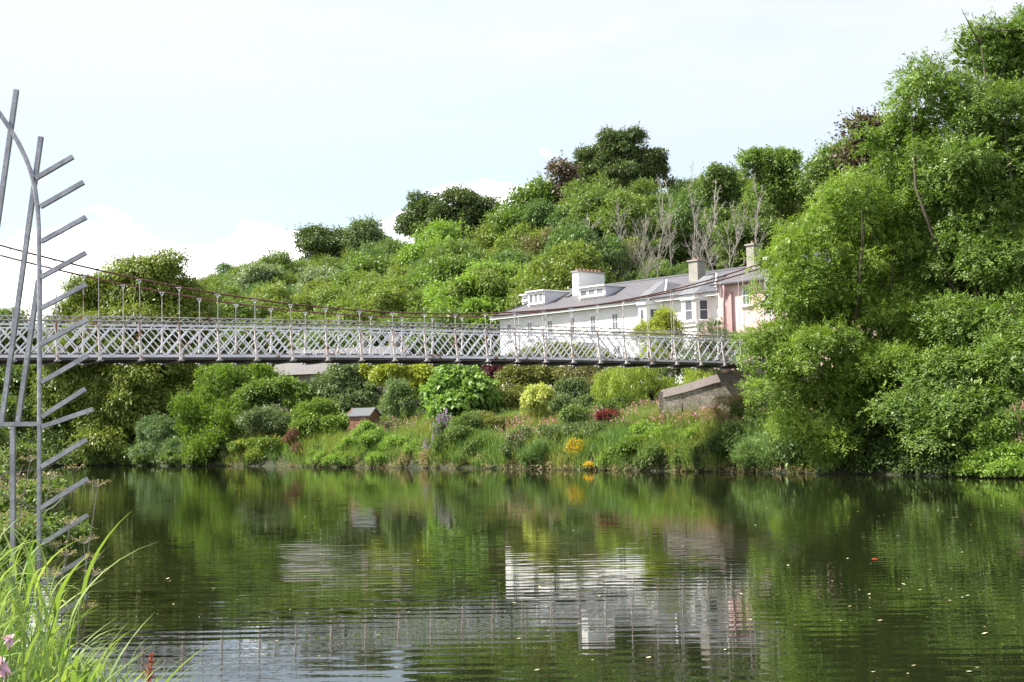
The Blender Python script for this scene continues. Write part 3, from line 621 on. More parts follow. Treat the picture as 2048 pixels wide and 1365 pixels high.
# stone cottage under the bridge deck line
CO = px(640, 760, 103.0); CO[2] = 0; cu = np.array([.93, -.37, 0]); cv = np.array([.37, .93, 0])
def cpnt(s, v, z): return CO+cu*s+cv*v+ZE*z
ct = root('stone_cottage', cpnt(0, 0, 4), 'low grey stone cottage with slate roof half hidden by garden trees', 'house')
def cz(y, Y=103): return px(640, y, Y)[2]
ze = cz(748); zr = cz(706, 106)+.3; c0, c1 = -4.6, 6.2
b = MB(); b.box((c0+.2, 0, 2.5), (c1-.2, 6, ze), cpnt); 
for s in (c0+.2, c1-.2): b.add([cpnt(s, 0, ze), cpnt(s, 6, ze), cpnt(s, 3, zr-.1)], [(0, 1, 2)])
uvproject(b.build('wall', m_stone2, ct))
r = MB(); r.add([cpnt(c0, -.3, ze), cpnt(c1, -.3, ze), cpnt(c1, 3, zr), cpnt(c0, 3, zr), cpnt(c0, 6.3, ze), cpnt(c1, 6.3, ze)], [(0, 1, 2, 3), (3, 2, 5, 4)]); uvproject(r.build('roof', m_slate2, ct))
for s in (-2.0, .25, 2.6):
    window(ct, s-.95, s-.45, ze-1.35, ze-.35, -.05, cpnt, (1, 2))
for X, ytop in ((690, 686), (756, 680)):
    s = (X-640)*S_(104)/.93; zt_ = cz(ytop, 106)
    m = MB(); m.box((s-.28, 2.7, zr-.8), (s+.28, 3.3, zt_), cpnt); c = m.build('chimney', m_chim, ct)
    for k in (-.13, .13): m = MB(); m.tube([cpnt(s+k, 2.95, zt_), cpnt(s+k, 2.95, zt_+.4)], [.09, .08], 8); m.build('chimney_pot', m_pot, c)

# garden shed
SO = px(727, 858, 88.0); zg = SO[2]; a_ = math.radians(28); su = np.array([math.cos(a_), -math.sin(a_), 0]); sw = np.array([math.sin(a_), math.cos(a_), 0]); SO[2] = 0
def sp_(s, v, z): return SO+su*s+sw*v+ZE*z
sh = root('garden_shed', sp_(0, 0, zg), 'small brown timber shed with grey felt roof at the river garden', 'shed')
b = MB(); z0_, z1_, z2_ = zg-.3, zg+.86, zg+1.28
b.box((-.7, -.55, z0_), (.85, .6, z1_), sp_)
for s in (-.7, .85): b.add([sp_(s, -.55, z1_), sp_(s, .6, z1_), sp_(s, .025, z2_)], [(0, 1, 2)])
for k in range(8): b.box((-.712, -.56, z0_+.14*k), (.862, .61, z0_+.14*k+.012), sp_)
b.build('wall', m_cedar, sh)
r = MB()
for v0, v1 in ((-.66, .025), (.71, .025)):
    P_ = [sp_(-.82, v0, z1_-.06), sp_(.97, v0, z1_-.06), sp_(.97, v1, z2_+.03), sp_(-.82, v1, z2_+.03)]; r.hexa(P_+[p+ZE*.05 for p in P_])
r.build('roof', m_felt, sh)
m = MB()
for v0 in (-.66, .71): m.bar(sp_(-.84, v0, z1_-.03), sp_(-.84, .025, z2_+.06), .03, .1)
m.build('bargeboard', surf('pale_orange_timber', (.5, .25, .17), (.4, .2, .12), 3), sh)
window(sh, .25, .6, z1_-.45, z1_-.12, -.6, sp_, (0, 0), glass=m_gutter, trim=m_cedar)  # dark pane painted in for the unlit opening

# stone walls on the far bank
def ribbon_wall(name, pts, th, label, mat=m_stone, cope=.18):
    """pts: list of (X,Y,zbottom,ztop)"""
    m = MB(); cpm = MB()
    P_ = [np.array(p[:2]+(0,)) for p in pts]
    for i in range(len(pts)-1):
        d_ = P_[i+1]-P_[i]; d_ /= np.linalg.norm(d_); n_ = np.array([-d_[1], d_[0], 0])*th/2
        a, b2 = P_[i], P_[i+1]; z = ZE
        m.hexa([a-n_+z*pts[i][2], b2-n_+z*pts[i+1][2], b2+n_+z*pts[i+1][2], a+n_+z*pts[i][2], a-n_+z*pts[i][3], b2-n_+z*pts[i+1][3], b2+n_+z*pts[i+1][3], a+n_+z*pts[i][3]])
        n2 = n_*1.18
        q0 = [a-n2, b2-n2, b2+n2, a+n2]; zz = [pts[i][3], pts[i+1][3], pts[i+1][3], pts[i][3]]
        lo_ = [p+z*(h+.002) for p, h in zip(q0, zz)]; q1 = [a-n_*.8, b2-n_*.8, b2+n_*.8, a+n_*.8]
        cpm.hexa(lo_+[p+z*(h+cope) for p, h in zip(q1, zz)])
    rt_ = root(name, (pts[0][0], pts[0][1], pts[0][2]), label, 'wall')
    w = m.build('stonework', mat, rt_); uvproject(w); cpm.build('coping', m_cope, rt_)
    return rt_
def wp(x, y, Y, dz0): q_ = px(x, y, Y); return (float(q_[0]), float(q_[1]), float(q_[2]-dz0), float(q_[2]))
Yw = 66.0
ribbon_wall('ramp_wall', [wp(1330, 796, 68.0, 3.2), wp(1375, 785, 67.56, 3.4), wp(1430, 768, 67.04, 3.9), wp(1500, 752, 66.4, 4.2), wp(1570, 742, 65.78, 4.5), wp(1640, 738, 65.2, 4.6)], .7, 'thick grey stone ramp wall rising towards the bridge end', cope=.42)
ribbon_wall('end_pier_wall', [wp(1331, 797, 68.1, 3.2), wp(1337, 793, 72, 3.2)], .7, 'short stone return wall at the low end of the ramp wall', cope=.36)
ribbon_wall('low_river_wall', [wp(1165, 840, 73.2, .7), wp(1330, 838, 69.4, .7)], .4, 'low grey stone wall running along the bank below the willow', cope=.08)
q0 = px(1580, 735, 67.5)
ab = MB(); 
def abf(x, y, z): return bp(I1+.1, BW/2, 0)*np.array([1, 1, 0])+bdr*x+bn*y+ZE*z
ab.box((0, -1.6, -.5), (9, 1.6, BZ-.25), abf); abo = root('bridge_abutment', abf(0, 0, 0), 'rough stone abutment under the right end of the footbridge', 'abutment'); uvproject(ab.build('stonework', m_stone, abo))
g = MB(); 
for k, (s, z) in enumerate(((-.9, 2.35), (-.2, 2.6), (.5, 2.3))):
    g.box((-.006, s, z), (.0, s+.55, z+.28), abf)
g.build('graffiti', surf('turquoise_spray_paint', (.05, .42, .36), (.3, .2, .5), 3, .9), abo)

# ------------------------------------------------------------------ galvanised fishbone sculpture
FY = 9.0
def fp(x, y, dY=0): return px(x, y, FY+dY)
fx = root('fishbone_gate_sculpture', fp(80, 1310), 'tall galvanised steel frame shaped like a fish skeleton on the near bank', 'sculpture')
m = MB(); m.tube([fp(-60, 165), fp(-30, 192), fp(0, 228), fp(20, 258), fp(38, 288), fp(52, 318), fp(62, 345), fp(70, 378), (fp(75, 415)), fp(77.5, 460), fp(79, 600), fp(79, 850), fp(78, 1100), fp(77, 1420)], .0155, 10); m.build('curved_spine', m_galv, fx, smooth=True)
for a, b2 in (((33, 180), (-12, 500)), ((82, 274), (2, 856)), ((77, 560), (36, 846)), ((-30, 880), (-60, 560))):
    m = MB(); m.bar(fp(*a, .045), fp(*b2, .045), .03, .03, up=(0, 1, 0)); m.build('slanting_bar', m_galv, fx)
for a, b2 in (((73, 357), (146, 314)), ((82, 414), (167, 365)), ((83, 484), (172, 435)), ((83, 555), (172, 506)), ((83, 617), (172, 570)), ((83, 689), (174, 640)), ((84, 765), (177, 711)), ((85, 834), (170, 779)), ((85, 854), (186, 819)), ((84, 934), (173, 880)), ((82, 1017), (175, 958)), ((86, 1087), (175, 1031)), ((80, 1172), (175, 1112)), ((80, 1250), (175, 1192))):
    m = MB(); m.bar(fp(a[0]-1, a[1]), fp(*b2), .03, .03, up=(0, 1, 0)); m.build('rib', m_galv, fx)
m = MB(); m.bar(fp(-80, 850), fp(84, 848), .03, .03, up=(0, 1, 0)); m.build('cross_bar', m_galv, fx)
m = MB(); m.bar(fp(26, 852), fp(26, 1300), .03, .03, up=(0, 1, 0)); m.build('lower_post', m_galv, fx)
# ------------------------------------------------------------------ foliage palette
ASH = leafmat('ash_leaf', (.105, .17, .03), (.25, .33, .06), .35)
BIG = leafmat('sycamore_leaf', (.08, .135, .03), (.18, .25, .055), .32)
CHN = leafmat('chestnut_leaf', (.10, .135, .025), (.20, .23, .045), .32)
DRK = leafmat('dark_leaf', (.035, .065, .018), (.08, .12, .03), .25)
MID_ = leafmat('mid_leaf', (.075, .12, .033), (.165, .22, .06), .3)
LAU = leafmat('laurel_leaf', (.085, .145, .025), (.19, .26, .045), .3)
GRY = leafmat('grey_green_leaf', (.085, .12, .05), (.16, .20, .085), .25)
OLV = leafmat('olive_leaf', (.11, .12, .03), (.20, .20, .05), .28)
YEL = leafmat('variegated_leaf', (.26, .30, .07), (.55, .54, .2), .3)
YGR = leafmat('yellow_green_leaf', (.19, .22, .03), (.36, .38, .06), .32)
BRT = leafmat('bright_leaf', (.12, .20, .04), (.25, .345, .07), .34)
COP = leafmat('copper_leaf', (.06, .045, .03), (.13, .10, .06), .2)
BRN = leafmat('bronze_leaf', (.11, .11, .045), (.19, .17, .07), .25)
RED = leafmat('crimson_leaf', (.10, .012, .015), (.20, .03, .03), .25)
PUR = leafmat('purple_leaf', (.05, .01, .02), (.13, .02, .04), .2)
WIL = leafmat('willow_leaf', (.16, .21, .035), (.28, .33, .06), .35)
PNK = leafmat('pink_petal', (.60, .20, .34), (.78, .42, .56), .3)
LIL = leafmat('lilac_petal', (.32, .18, .55), (.5, .32, .72), .3)
YFL = leafmat('yellow_petal', (.75, .42, .01), (.85, .60, .02), .3)
MUS = leafmat('mustard_petal', (.45, .36, .04), (.62, .5, .06), .3)
WHT = leafmat('cream_petal', (.7, .66, .52), (.85, .8, .7), .2)
RST = leafmat('dry_dock_seed', (.13, .06, .035), (.2, .10, .06), .2)
DRY = leafmat('dry_stalk', (.22, .17, .09), (.38, .30, .17), .2)
GRS = leafmat('grass_blade', (.12, .17, .045), (.27, .33, .12), .3, tone=[(0, (.55, .75, .7)), (.5, (.9, 1, .8)), (1, (1.25, 1.0, .8))])
HRB = leafmat('herb_leaf', (.08, .15, .025), (.19, .28, .05), .3, tone=[(0, (.6, .8, .8)), (.5, (1, 1, 1)), (1, (1.35, 1.0, .8))])
REED = leafmat('reed_blade', (.085, .16, .035), (.28, .33, .11), .38, rough=.4)
HILL = leafmat('hill_wood_leaf', (.085, .125, .038), (.18, .23, .07), .3, tone=[(0, (.6, .8, .95)), (.35, (.9, 1, 1)), (.65, (1.15, 1.15, .95)), (1, (1.35, 1.2, .8))])

def twig_trunk(mb, base, lobes, r0, lean=0.0, nl=10, R=None):
    """trunk from base to the crown with limbs to the lobes"""
    R = R or rng; base = np.array(base, float)
    cs = sorted(lobes, key=lambda l: l[0][2]); topc = np.array(cs[-1][0]); low = min(c[0][2]-c[3] for c in lobes)
    cen = np.mean([l[0] for l in lobes], axis=0)
    fork = base*.35+cen*.65; fork[2] = max(base[2]+.3, base[2]*.45+cen[2]*.55)
    p1 = base+(fork-base)*.5+np.array([R.randn()*.06, R.randn()*.06, 0])*np.linalg.norm(fork-base)
    mb.tube([base-np.array([0, 0, .4]), base+(p1-base)*.1, p1, fork], [r0*1.35, r0, r0*.8, r0*.6], 8)
    tg = [np.array(l[0]) for l in lobes]
    for k in range(nl):
        l = lobes[k % len(lobes)]; c = np.array(l[0]); e = c+np.array([l[1], l[2], l[3]])*nrm(R.normal(size=3))*.75
        st_ = p1+(fork-p1)*R.rand(); mdl = (st_+e)/2+np.array([R.randn()*.1, R.randn()*.1, .12])*np.linalg.norm(e-st_)*.8
        mb.tube([st_, mdl, e], [r0*.35, r0*.22, r0*.06], 5)
        for j in range(3):
            a = mdl+(e-mdl)*R.rand(); e2 = a+nrm(R.normal(size=3)+np.array([0, 0, .2]))*np.linalg.norm(e-mdl)*.4
            mb.tube([a, (a+e2)/2+R.normal(size=3)*.05, e2], [r0*.13, r0*.09, r0*.03], 4)

SEED = [100]
def plant(name, label, cat, lobes_px, mat, dY=0.0, cr=.7, leaf=.2, asp=.5, cov=1.0, kind='leaf', tr=.15, bark=m_bark, group=None, base=None, depth=1.0, nl=8, rag=.36, core=.3, flat=.7, droop=.2, up=.6, crown='crown', stem='trunk', seed=None, sat=2):
    """lobes_px: (x, y, rx, ry[, dY]) in photo pixels around distance Y"""
    SEED[0] += 1; R = np.random.RandomState(seed or SEED[0])
    lobes = []
    for l in lobes_px:
        Y = l[4]; c = px(l[0], l[1], Y); k = S_(Y); lobes.append((c, l[2]*k, l[2]*k*depth, l[3]*k))
    if sat:
        for (c, a_, b_, d_) in list(lobes):
            for _ in range(sat):
                w_ = nrm(R.normal(size=3)); w_[2] = abs(w_[2])*.8 if R.rand() < .7 else w_[2]*.6; f_ = R.uniform(.28, .5)
                lobes.append((c+w_*np.array([a_, b_, d_])*R.uniform(.75, 1.0), a_*f_, b_*f_, d_*f_*R.uniform(.8, 1.3)))
    if base is None:
        c = np.mean([l[0] for l in lobes], axis=0); z = float(gz(c[0], c[1])); base = (c[0], c[1], z)
    elif len(base) == 2: base = (base[0], base[1], float(gz(base[0], base[1])))
    base = tuple(float(q) for q in base)
    rt_ = root(name, base, label, cat, group)
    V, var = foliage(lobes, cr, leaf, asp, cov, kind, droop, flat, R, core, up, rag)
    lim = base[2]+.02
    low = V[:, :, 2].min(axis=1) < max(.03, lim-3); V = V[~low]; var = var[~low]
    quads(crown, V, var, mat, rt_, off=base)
    mb = MB(); twig_trunk(mb, base, lobes, tr, nl=nl, R=R); mb.build(stem, bark, rt_, smooth=True)
    return rt_
def flowers(parent, name, lobes_px, mat, n, size, off, R=None, spike=False):
    R = np.random.RandomState(len(parent.name)*7+n); out = []; per = n//len(lobes_px)
    for (x, y, rx, ry, Y) in lobes_px:
        c = px(x, y, Y); k = S_(Y); q = nrm(R.normal(size=(per, 3))); q[:, 1] = -abs(q[:, 1])*.8; q[:, 2] = np.where(R.rand(per) < .7, abs(q[:, 2]), q[:, 2])
        P = c+q*np.array([rx, rx, ry])*k*(.85+.3*R.rand(per))[:, None]
        m = 6 if spike else 3
        for j in range(m):
            pj = P+(np.array([0, 0, 1.])*(j*size*.6) if spike else R.normal(size=(per, 3))*size*.5)
            D = R.normal(size=(per, 3))+np.array([0, -.3, .5]); out.append(leafquads(pj, D, R.normal(size=(per, 3)), np.full(per, size)*(.7+.6*R.rand(per)), np.full(per, size*.8)))
    V = np.concatenate(out); o = quads(name, V, R.rand(len(V)), mat, parent, off=off)
    if n > 100: o['kind'] = 'stuff'
    return o

# ------------------------------------------------------------------ the right bank trees
YA = 57.0
plant('ash_tree', 'bright green ash tree leaning over the water in front of the pink house', 'tree',
 [(1540, 532, 26, 28, 58), (1538, 590, 20, 34, 57.6), (1700, 430, 88, 92, 58), (1620, 500, 85, 85, 57.5), (1770, 500, 80, 90, 59), (1592, 585, 60, 62, 57), (1680, 590, 105, 85, 57), (1790, 640, 95, 85, 57.5), (1572, 672, 74, 44, 56.5), (1645, 700, 100, 66, 55.5),
  (1540, 715, 45, 42, 56.5), (1750, 740, 100, 60, 55.5), (1560, 770, 62, 34, 56.5), (1650, 790, 72, 42, 56), (1600, 850, 42, 46, 56.5), (1670, 890, 44, 40, 55.5), (1840, 720, 70, 66, 56.5), (1690, 820, 40, 30, 57)],
 ASH, sat=0, cr=.82, leaf=.17, asp=.34, cov=1.2, kind='sprig', tr=.28, base=(15.4, 59.2), nl=26, rag=.42, core=.3, flat=.55, droop=.3, up=.9, crown='crown')
plant('tall_broadleaf_tree', 'tallest dark green tree filling the right edge above the river', 'tree',
 [(1975, 110, 92, 88, 58.5), (2085, 130, 100, 120, 59), (1870, 195, 90, 82, 58), (1985, 250, 120, 110, 57.5), (1805, 290, 72, 75, 58.5), (1900, 360, 120, 100, 57.5), (2060, 380, 120, 120, 57), (1790, 400, 70, 70, 59.5),
  (1950, 500, 110, 95, 56.5), (2080, 560, 110, 120, 56), (1880, 590, 80, 80, 58), (1970, 660, 105, 85, 54), (2070, 720, 95, 90, 52), (1900, 760, 85, 72, 53), (1960, 820, 80, 52, 51.5), (1840, 830, 62, 46, 52.5), (1870, 880, 56, 26, 52), (2050, 850, 70, 40, 50.5)],
 BIG, sat=1, cr=1.0, leaf=.20, asp=.42, cov=1.2, kind='sprig', tr=.30, base=(19.8, 58.6), nl=22, rag=.5, core=.4, flat=.55, droop=.3, up=.9)
plant('copper_beech', 'small purple brown tree poking out at the left shoulder of the tall right tree', 'tree',
 [(1745, 275, 42, 44, 66), (1728, 320, 34, 38, 66)], COP, cr=.8, leaf=.2, cov=.8, tr=.12, rag=.4, base=(17.8, 68))
plant('background_sycamore', 'pale green treetop between the copper tree and the bright ash', 'tree',
 [(1690, 345, 55, 50, 82), (1650, 372, 40, 42, 82), (1750, 390, 70, 70, 80)], MID_, cr=1.0, leaf=.24, cov=.9, tr=.18, rag=.35)
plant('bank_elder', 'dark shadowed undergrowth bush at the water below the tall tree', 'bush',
 [(1760, 880, 70, 48, 57.5), (1690, 850, 60, 60, 59.5), (1830, 800, 60, 60, 60), (1600, 900, 42, 36, 59)], DRK, cr=.6, leaf=.18, cov=1, tr=.08, core=.5, crown='foliage', stem='stem')  # dark leaf colour paints the shade under the crowns
plant('hidden_holly', 'dark leafy backing added for the shaded gaps between ash and tall tree', 'tree',
 [(1830, 560, 90, 190, 63), (1950, 700, 130, 150, 63), (1760, 760, 70, 90, 62.5), (1700, 600, 90, 80, 62), (1620, 620, 60, 60, 61), (1740, 470, 70, 110, 63.5)], DRK, cr=1.0, leaf=.26, cov=.7, tr=.10, nl=3, core=.6)  # dark backing added behind the ash, gap shade put into its leaf colour
rb = plant('riverside_bramble', 'light green bramble bush at the far right water edge', 'bush',
 [(2000, 870, 46, 34, 50.5), (2040, 915, 50, 34, 49.8), (1970, 925, 40, 24, 50.5), (2075, 870, 50, 60, 50.5), (2020, 940, 50, 14, 49.3), (1950, 944, 40, 12, 50.6)], BRT, cr=.35, leaf=.12, cov=1, tr=.05, crown='foliage', stem='stem')
rb2 = plant('pink_buddleia', 'pink flowering shrub at the right edge above the bramble', 'shrub',
 [(2040, 850, 24, 34, 50.2), (2052, 900, 24, 26, 50)], GRY, cr=.3, leaf=.11, cov=.8, tr=.04, crown='foliage', stem='stem')
flowers(rb2, 'flower_spikes', [(2038, 845, 26, 34, 50), (2045, 890, 20, 20, 49.8)], PNK, 60, .06, ROOTLOC[rb2.name], spike=True)

# ------------------------------------------------------------------ the left bank trees
plant('horse_chestnut', 'broad yellow green horse chestnut rising behind the left end of the bridge', 'tree',
 [(300, 562, 80, 46, 112), (215, 590, 85, 50, 112), (345, 610, 75, 50, 111), (150, 640, 70, 42, 112), (270, 660, 110, 50, 110), (380, 650, 45, 50, 111), (180, 720, 95, 50, 109), (300, 735, 90, 55, 108),
  (120, 790, 55, 60, 108), (200, 830, 55, 60, 107), (260, 820, 42, 55, 106.5), (330, 800, 60, 40, 108), (215, 885, 40, 40, 105.5)],
 CHN, cr=1.3, leaf=.28, asp=.42, cov=1.15, tr=.45, nl=22, rag=.42, up=.9, core=.3, flat=.6, droop=.5, base=(-33, 113))
plant('left_edge_maple', 'dark green tree at the far left edge behind the fishbone sculpture', 'tree',
 [(20, 700, 60, 70, 116), (-40, 760, 60, 90, 116), (50, 780, 60, 62, 114), (20, 850, 70, 60, 113), (95, 860, 50, 52, 112), (90, 905, 44, 28, 110)], MID_, cr=1.1, leaf=.3, cov=1, tr=.3, rag=.3)
plant('left_edge_bank_bush', 'low dark bush along the water left of the chestnut foliage', 'bush',
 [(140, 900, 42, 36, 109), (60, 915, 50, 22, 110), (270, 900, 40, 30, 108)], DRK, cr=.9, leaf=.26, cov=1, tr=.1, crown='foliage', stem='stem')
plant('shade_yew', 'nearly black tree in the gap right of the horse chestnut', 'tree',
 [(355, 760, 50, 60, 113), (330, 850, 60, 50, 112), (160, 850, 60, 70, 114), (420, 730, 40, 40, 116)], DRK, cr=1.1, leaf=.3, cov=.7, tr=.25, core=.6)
plant('grey_sallow', 'rounded blue green sallow bush at the water below the chestnut', 'bush',
 [(318, 870, 40, 36, 103), (300, 903, 34, 22, 102.0), (350, 903, 34, 22, 101), (378, 908, 30, 18, 99.5)], leafmat('sallow_leaf', (.07, .12, .05), (.15, .21, .09), .3), cr=.55, leaf=.2, asp=.3, cov=1, tr=.09, crown='foliage', stem='stem')
plant('tall_laurel', 'large bright green upright laurel at the water left of the garden', 'shrub',
 [(440, 775, 56, 46, 98), (510, 765, 46, 36, 99), (410, 830, 48, 48, 97), (470, 840, 58, 44, 96.5), (385, 870, 26, 44, 97), (440, 892, 50, 28, 95.8), (400, 905, 28, 20, 96)], LAU, cr=.55, leaf=.24, asp=.36, cov=1.1, tr=.12, droop=-.7, flat=1, rag=.35, crown='foliage', stem='stem')
plant('sycamore', 'mid green tree right of the tall laurel in front of the cottage', 'tree',
 [(560, 790, 44, 36, 96), (520, 800, 36, 34, 96), (595, 800, 34, 30, 95.5)], BIG, cr=.6, leaf=.22, cov=1, tr=.12, rag=.3)
plant('twiggy_hawthorn', 'grey brown twiggy thorn bush below the sycamore', 'bush',
 [(530, 840, 42, 30, 93), (560, 850, 30, 24, 92.5)], GRY, cr=.5, leaf=.13, cov=.8, tr=.1, nl=16, rag=.4, crown='foliage', stem='stem')
plant('viburnum', 'bright green rounded bush left of the brown shed', 'bush',
 [(640, 830, 40, 34, 91.5), (615, 860, 26, 26, 90.5), (672, 858, 30, 26, 90)], LAU, cr=.45, leaf=.18, cov=1, tr=.08, crown='foliage', stem='stem')
plant('cherry_tree', 'dusty green tree above the brown shed and right of the cottage window', 'tree',
 [(690, 765, 48, 38, 96), (650, 790, 30, 30, 95), (725, 790, 44, 32, 95), (700, 812, 40, 22, 94)], GRY, cr=.6, leaf=.18, cov=1, tr=.1, rag=.3)
mg = plant('magnolia', 'yellowish magnolia with a few cream flowers right of the cottage roof', 'tree',
 [(790, 745, 50, 26, 95), (840, 758, 26, 28, 94), (745, 745, 30, 24, 96), (820, 780, 26, 20, 93.5)], YGR, cr=.5, leaf=.26, asp=.42, cov=1, tr=.1)
flowers(mg, 'flowers', [(800, 750, 50, 30, 94.5)], WHT, 9, .16, ROOTLOC[mg.name])
plant('silver_birch', 'slender grey green birch with pale stem right of the shed', 'tree',
 [(795, 790, 28, 34, 89), (780, 815, 20, 24, 89), (812, 820, 20, 22, 88.5)], leafmat('birch_leaf', (.10, .15, .055), (.18, .24, .10), .3), cr=.4, leaf=.12, cov=.8, tr=.07, bark=m_palebark, rag=.45, core=.1)
plant('catalpa', 'big leaved fresh green tree standing in the middle of the garden', 'tree',
 [(920, 765, 46, 36, 85), (885, 785, 36, 34, 84.5), (955, 785, 40, 34, 84), (915, 810, 46, 30, 83.5), (975, 805, 26, 26, 84)], leafmat('catalpa_leaf', (.11, .19, .05), (.23, .33, .09), .34), cr=.5, leaf=.30, asp=.75, cov=1.1, tr=.11, droop=.6)
plant('purple_plum', 'dark purple plum tree just below the bridge deck', 'tree',
 [(990, 742, 16, 20, 93), (1006, 745, 12, 14, 93)], PUR, cr=.5, leaf=.16, cov=1, tr=.08)
plant('holm_oak', 'olive brown dense tree below the bridge right of the catalpa', 'tree',
 [(1060, 750, 46, 24, 88), (1020, 765, 34, 32, 87), (1105, 752, 36, 24, 88), (1030, 805, 26, 30, 85)], OLV, cr=.5, leaf=.15, cov=1.1, tr=.12)
plant('variegated_dogwood', 'cream yellow rounded variegated bush in the garden', 'bush',
 [(1080, 796, 33, 21, 78), (1066, 810, 20, 20, 77.6)], YEL, cr=.3, leaf=.11, cov=1.2, tr=.05, rag=.12, crown='foliage', stem='stem')
plant('spiraea', 'soft green shrub right of the cream variegated bush', 'bush',
 [(1150, 795, 40, 34, 78), (1120, 815, 24, 20, 76), (1175, 815, 28, 20, 76.5)], GRY, cr=.4, leaf=.12, cov=1, tr=.06, crown='foliage', stem='stem')
plant('smoke_bush', 'bronze tinted shrub beside the left side of the willow', 'bush',
 [(1210, 775, 36, 30, 81), (1175, 760, 30, 26, 83), (1160, 745, 30, 18, 84), (1235, 800, 22, 22, 80)], BRN, cr=.45, leaf=.13, cov=1, tr=.08, crown='foliage', stem='stem')
plant('clipped_hedge', 'dull brown green clipped hedge between shed and catalpa', 'hedge',
 [(772, 862, 26, 18, 87), (800, 862, 26, 18, 86.6), (755, 858, 16, 16, 87.4)], leafmat('hedge_leaf', (.10, .10, .05), (.17, .15, .08), .2), cr=.3, leaf=.12, cov=1.2, tr=.05, crown='foliage', stem='stem')
plant('japanese_maple', 'low crimson maple mound by the low river wall', 'bush',
 [(1218, 832, 24, 11, 71)], RED, cr=.22, leaf=.09, cov=1.2, tr=.04, crown='foliage', stem='stem')
plant('garden_privet', 'dark green privet bush behind the crimson maple', 'bush',
 [(1235, 815, 40, 16, 74), (1150, 830, 30, 12, 73)], MID_, cr=.35, leaf=.12, cov=1, tr=.05, crown='foliage', stem='stem')
plant('golden_bamboo', 'tall yellow green bamboo clump against the white terrace wall', 'bamboo',
 [(1332, 640, 14, 20, 84), (1322, 655, 20, 18, 84), (1298, 668, 20, 22, 84), (1350, 664, 16, 22, 84), (1325, 690, 44, 26, 83), (1310, 720, 40, 20, 82)], YGR, cr=.5, leaf=.16, asp=.25, cov=1, tr=.06, rag=.4, crown='foliage', stem='canes')
plant('climbing_rose', 'loose green climber on the pink garden wall', 'climber',
 [(1425, 655, 22, 12, 82), (1440, 690, 40, 26, 81), (1400, 700, 30, 26, 82), (1470, 700, 34, 36, 80), (1400, 735, 44, 26, 78), (1350, 740, 40, 22, 80), (1270, 735, 50, 18, 83)], GRY, cr=.4, leaf=.11, cov=.6, tr=.04, rag=.5, core=.1, crown='foliage', stem='stem')
plant('yellow_cotoneaster', 'yellow green shrub seen through the lattice below the white wall', 'shrub',
 [(1110, 710, 60, 26, 90), (1060, 720, 40, 20, 91), (1180, 722, 50, 24, 88)], OLV, cr=.5, leaf=.14, cov=1, tr=.07, crown='foliage', stem='stem')
plant('lime_tree', 'fresh light green rounded tree left of the white terrace', 'tree',
 [(1000, 570, 62, 40, 122), (940, 600, 55, 42, 120), (1050, 590, 34, 40, 119), (900, 630, 45, 40, 119), (975, 640, 60, 45, 117), (880, 600, 22, 28, 122)], BRT, cr=.95, leaf=.34, cov=1.1, tr=.25, rag=.3)
plant('background_ash', 'dark leaved tree filling the space behind the cottage', 'tree',
 [(780, 690, 90, 50, 116), (880, 690, 80, 50, 113), (690, 700, 80, 40, 118), (600, 700, 70, 40, 120), (500, 700, 70, 40, 118), (450, 660, 60, 50, 124)], MID_, cr=1.2, leaf=.34, cov=.9, tr=.3)

# weeping willow: hanging curtains of narrow leaves
def willow():
    R = np.random.RandomState(5); Y = 77; cen = px(1305, 770, Y); base = (float(cen[0]), float(cen[1])+1.0, float(gz(cen[0], cen[1]+1)))
    rt_ = root('weeping_willow', base, 'yellow green weeping willow hanging beside the stone ramp wall', 'tree')
    out = []; vv = []
    bun = []
    for k in range(46):
        x = R.uniform(1200, 1425); tt = (x-1305)/115; bun.append((x, 712+20*tt*tt+72*R.rand()**1.3, R.uniform(-3.0, 2.6), R.uniform(9, 20), R.uniform(34, 66), R.rand()))
    for (bx_, by_, dy, sx_, ln_, tn) in bun:
        for k in range(int(sx_*1.5)):
            o_ = R.uniform(-1, 1); x = bx_+o_*sx_; ytop = by_+o_*o_*16+R.uniform(0, 6); dd = dy+R.uniform(-.5, .5)
            a = px(x, ytop, Y+dd); ybot = min(ytop+ln_*(.6+.5*R.rand()), 840); b_ = px(x+o_*3+R.uniform(-2, 2), ybot, Y+dd)
            if b_[2] > a[2]-.3: continue
            n = int((a[2]-b_[2])/.032); t = R.rand(n); P = a+(b_-a)*t[:, None]+R.normal(size=(n, 3))*.045
            P[:, 1] -= .35*np.sin(t*3.1)
            D = R.normal(size=(n, 3))*.4+np.array([0, 0, -1.]); L_ = .15*(.6+.8*R.rand(n))
            out.append(leafquads(P, D, R.normal(size=(n, 3)), L_, L_*.28)); vv.append(np.clip(tn*.6+.4*R.rand(n), 0, 1))
    V = np.concatenate(out); quads('crown', V, np.concatenate(vv), WIL, rt_, off=base)
    mb = MB(); cc = px(1300, 755, Y); twig_trunk(mb, base, [(cc, 2.6, 2.4, .7)], .18, nl=12, R=R); mb.build('trunk', m_bark, rt_, smooth=True)
willow()

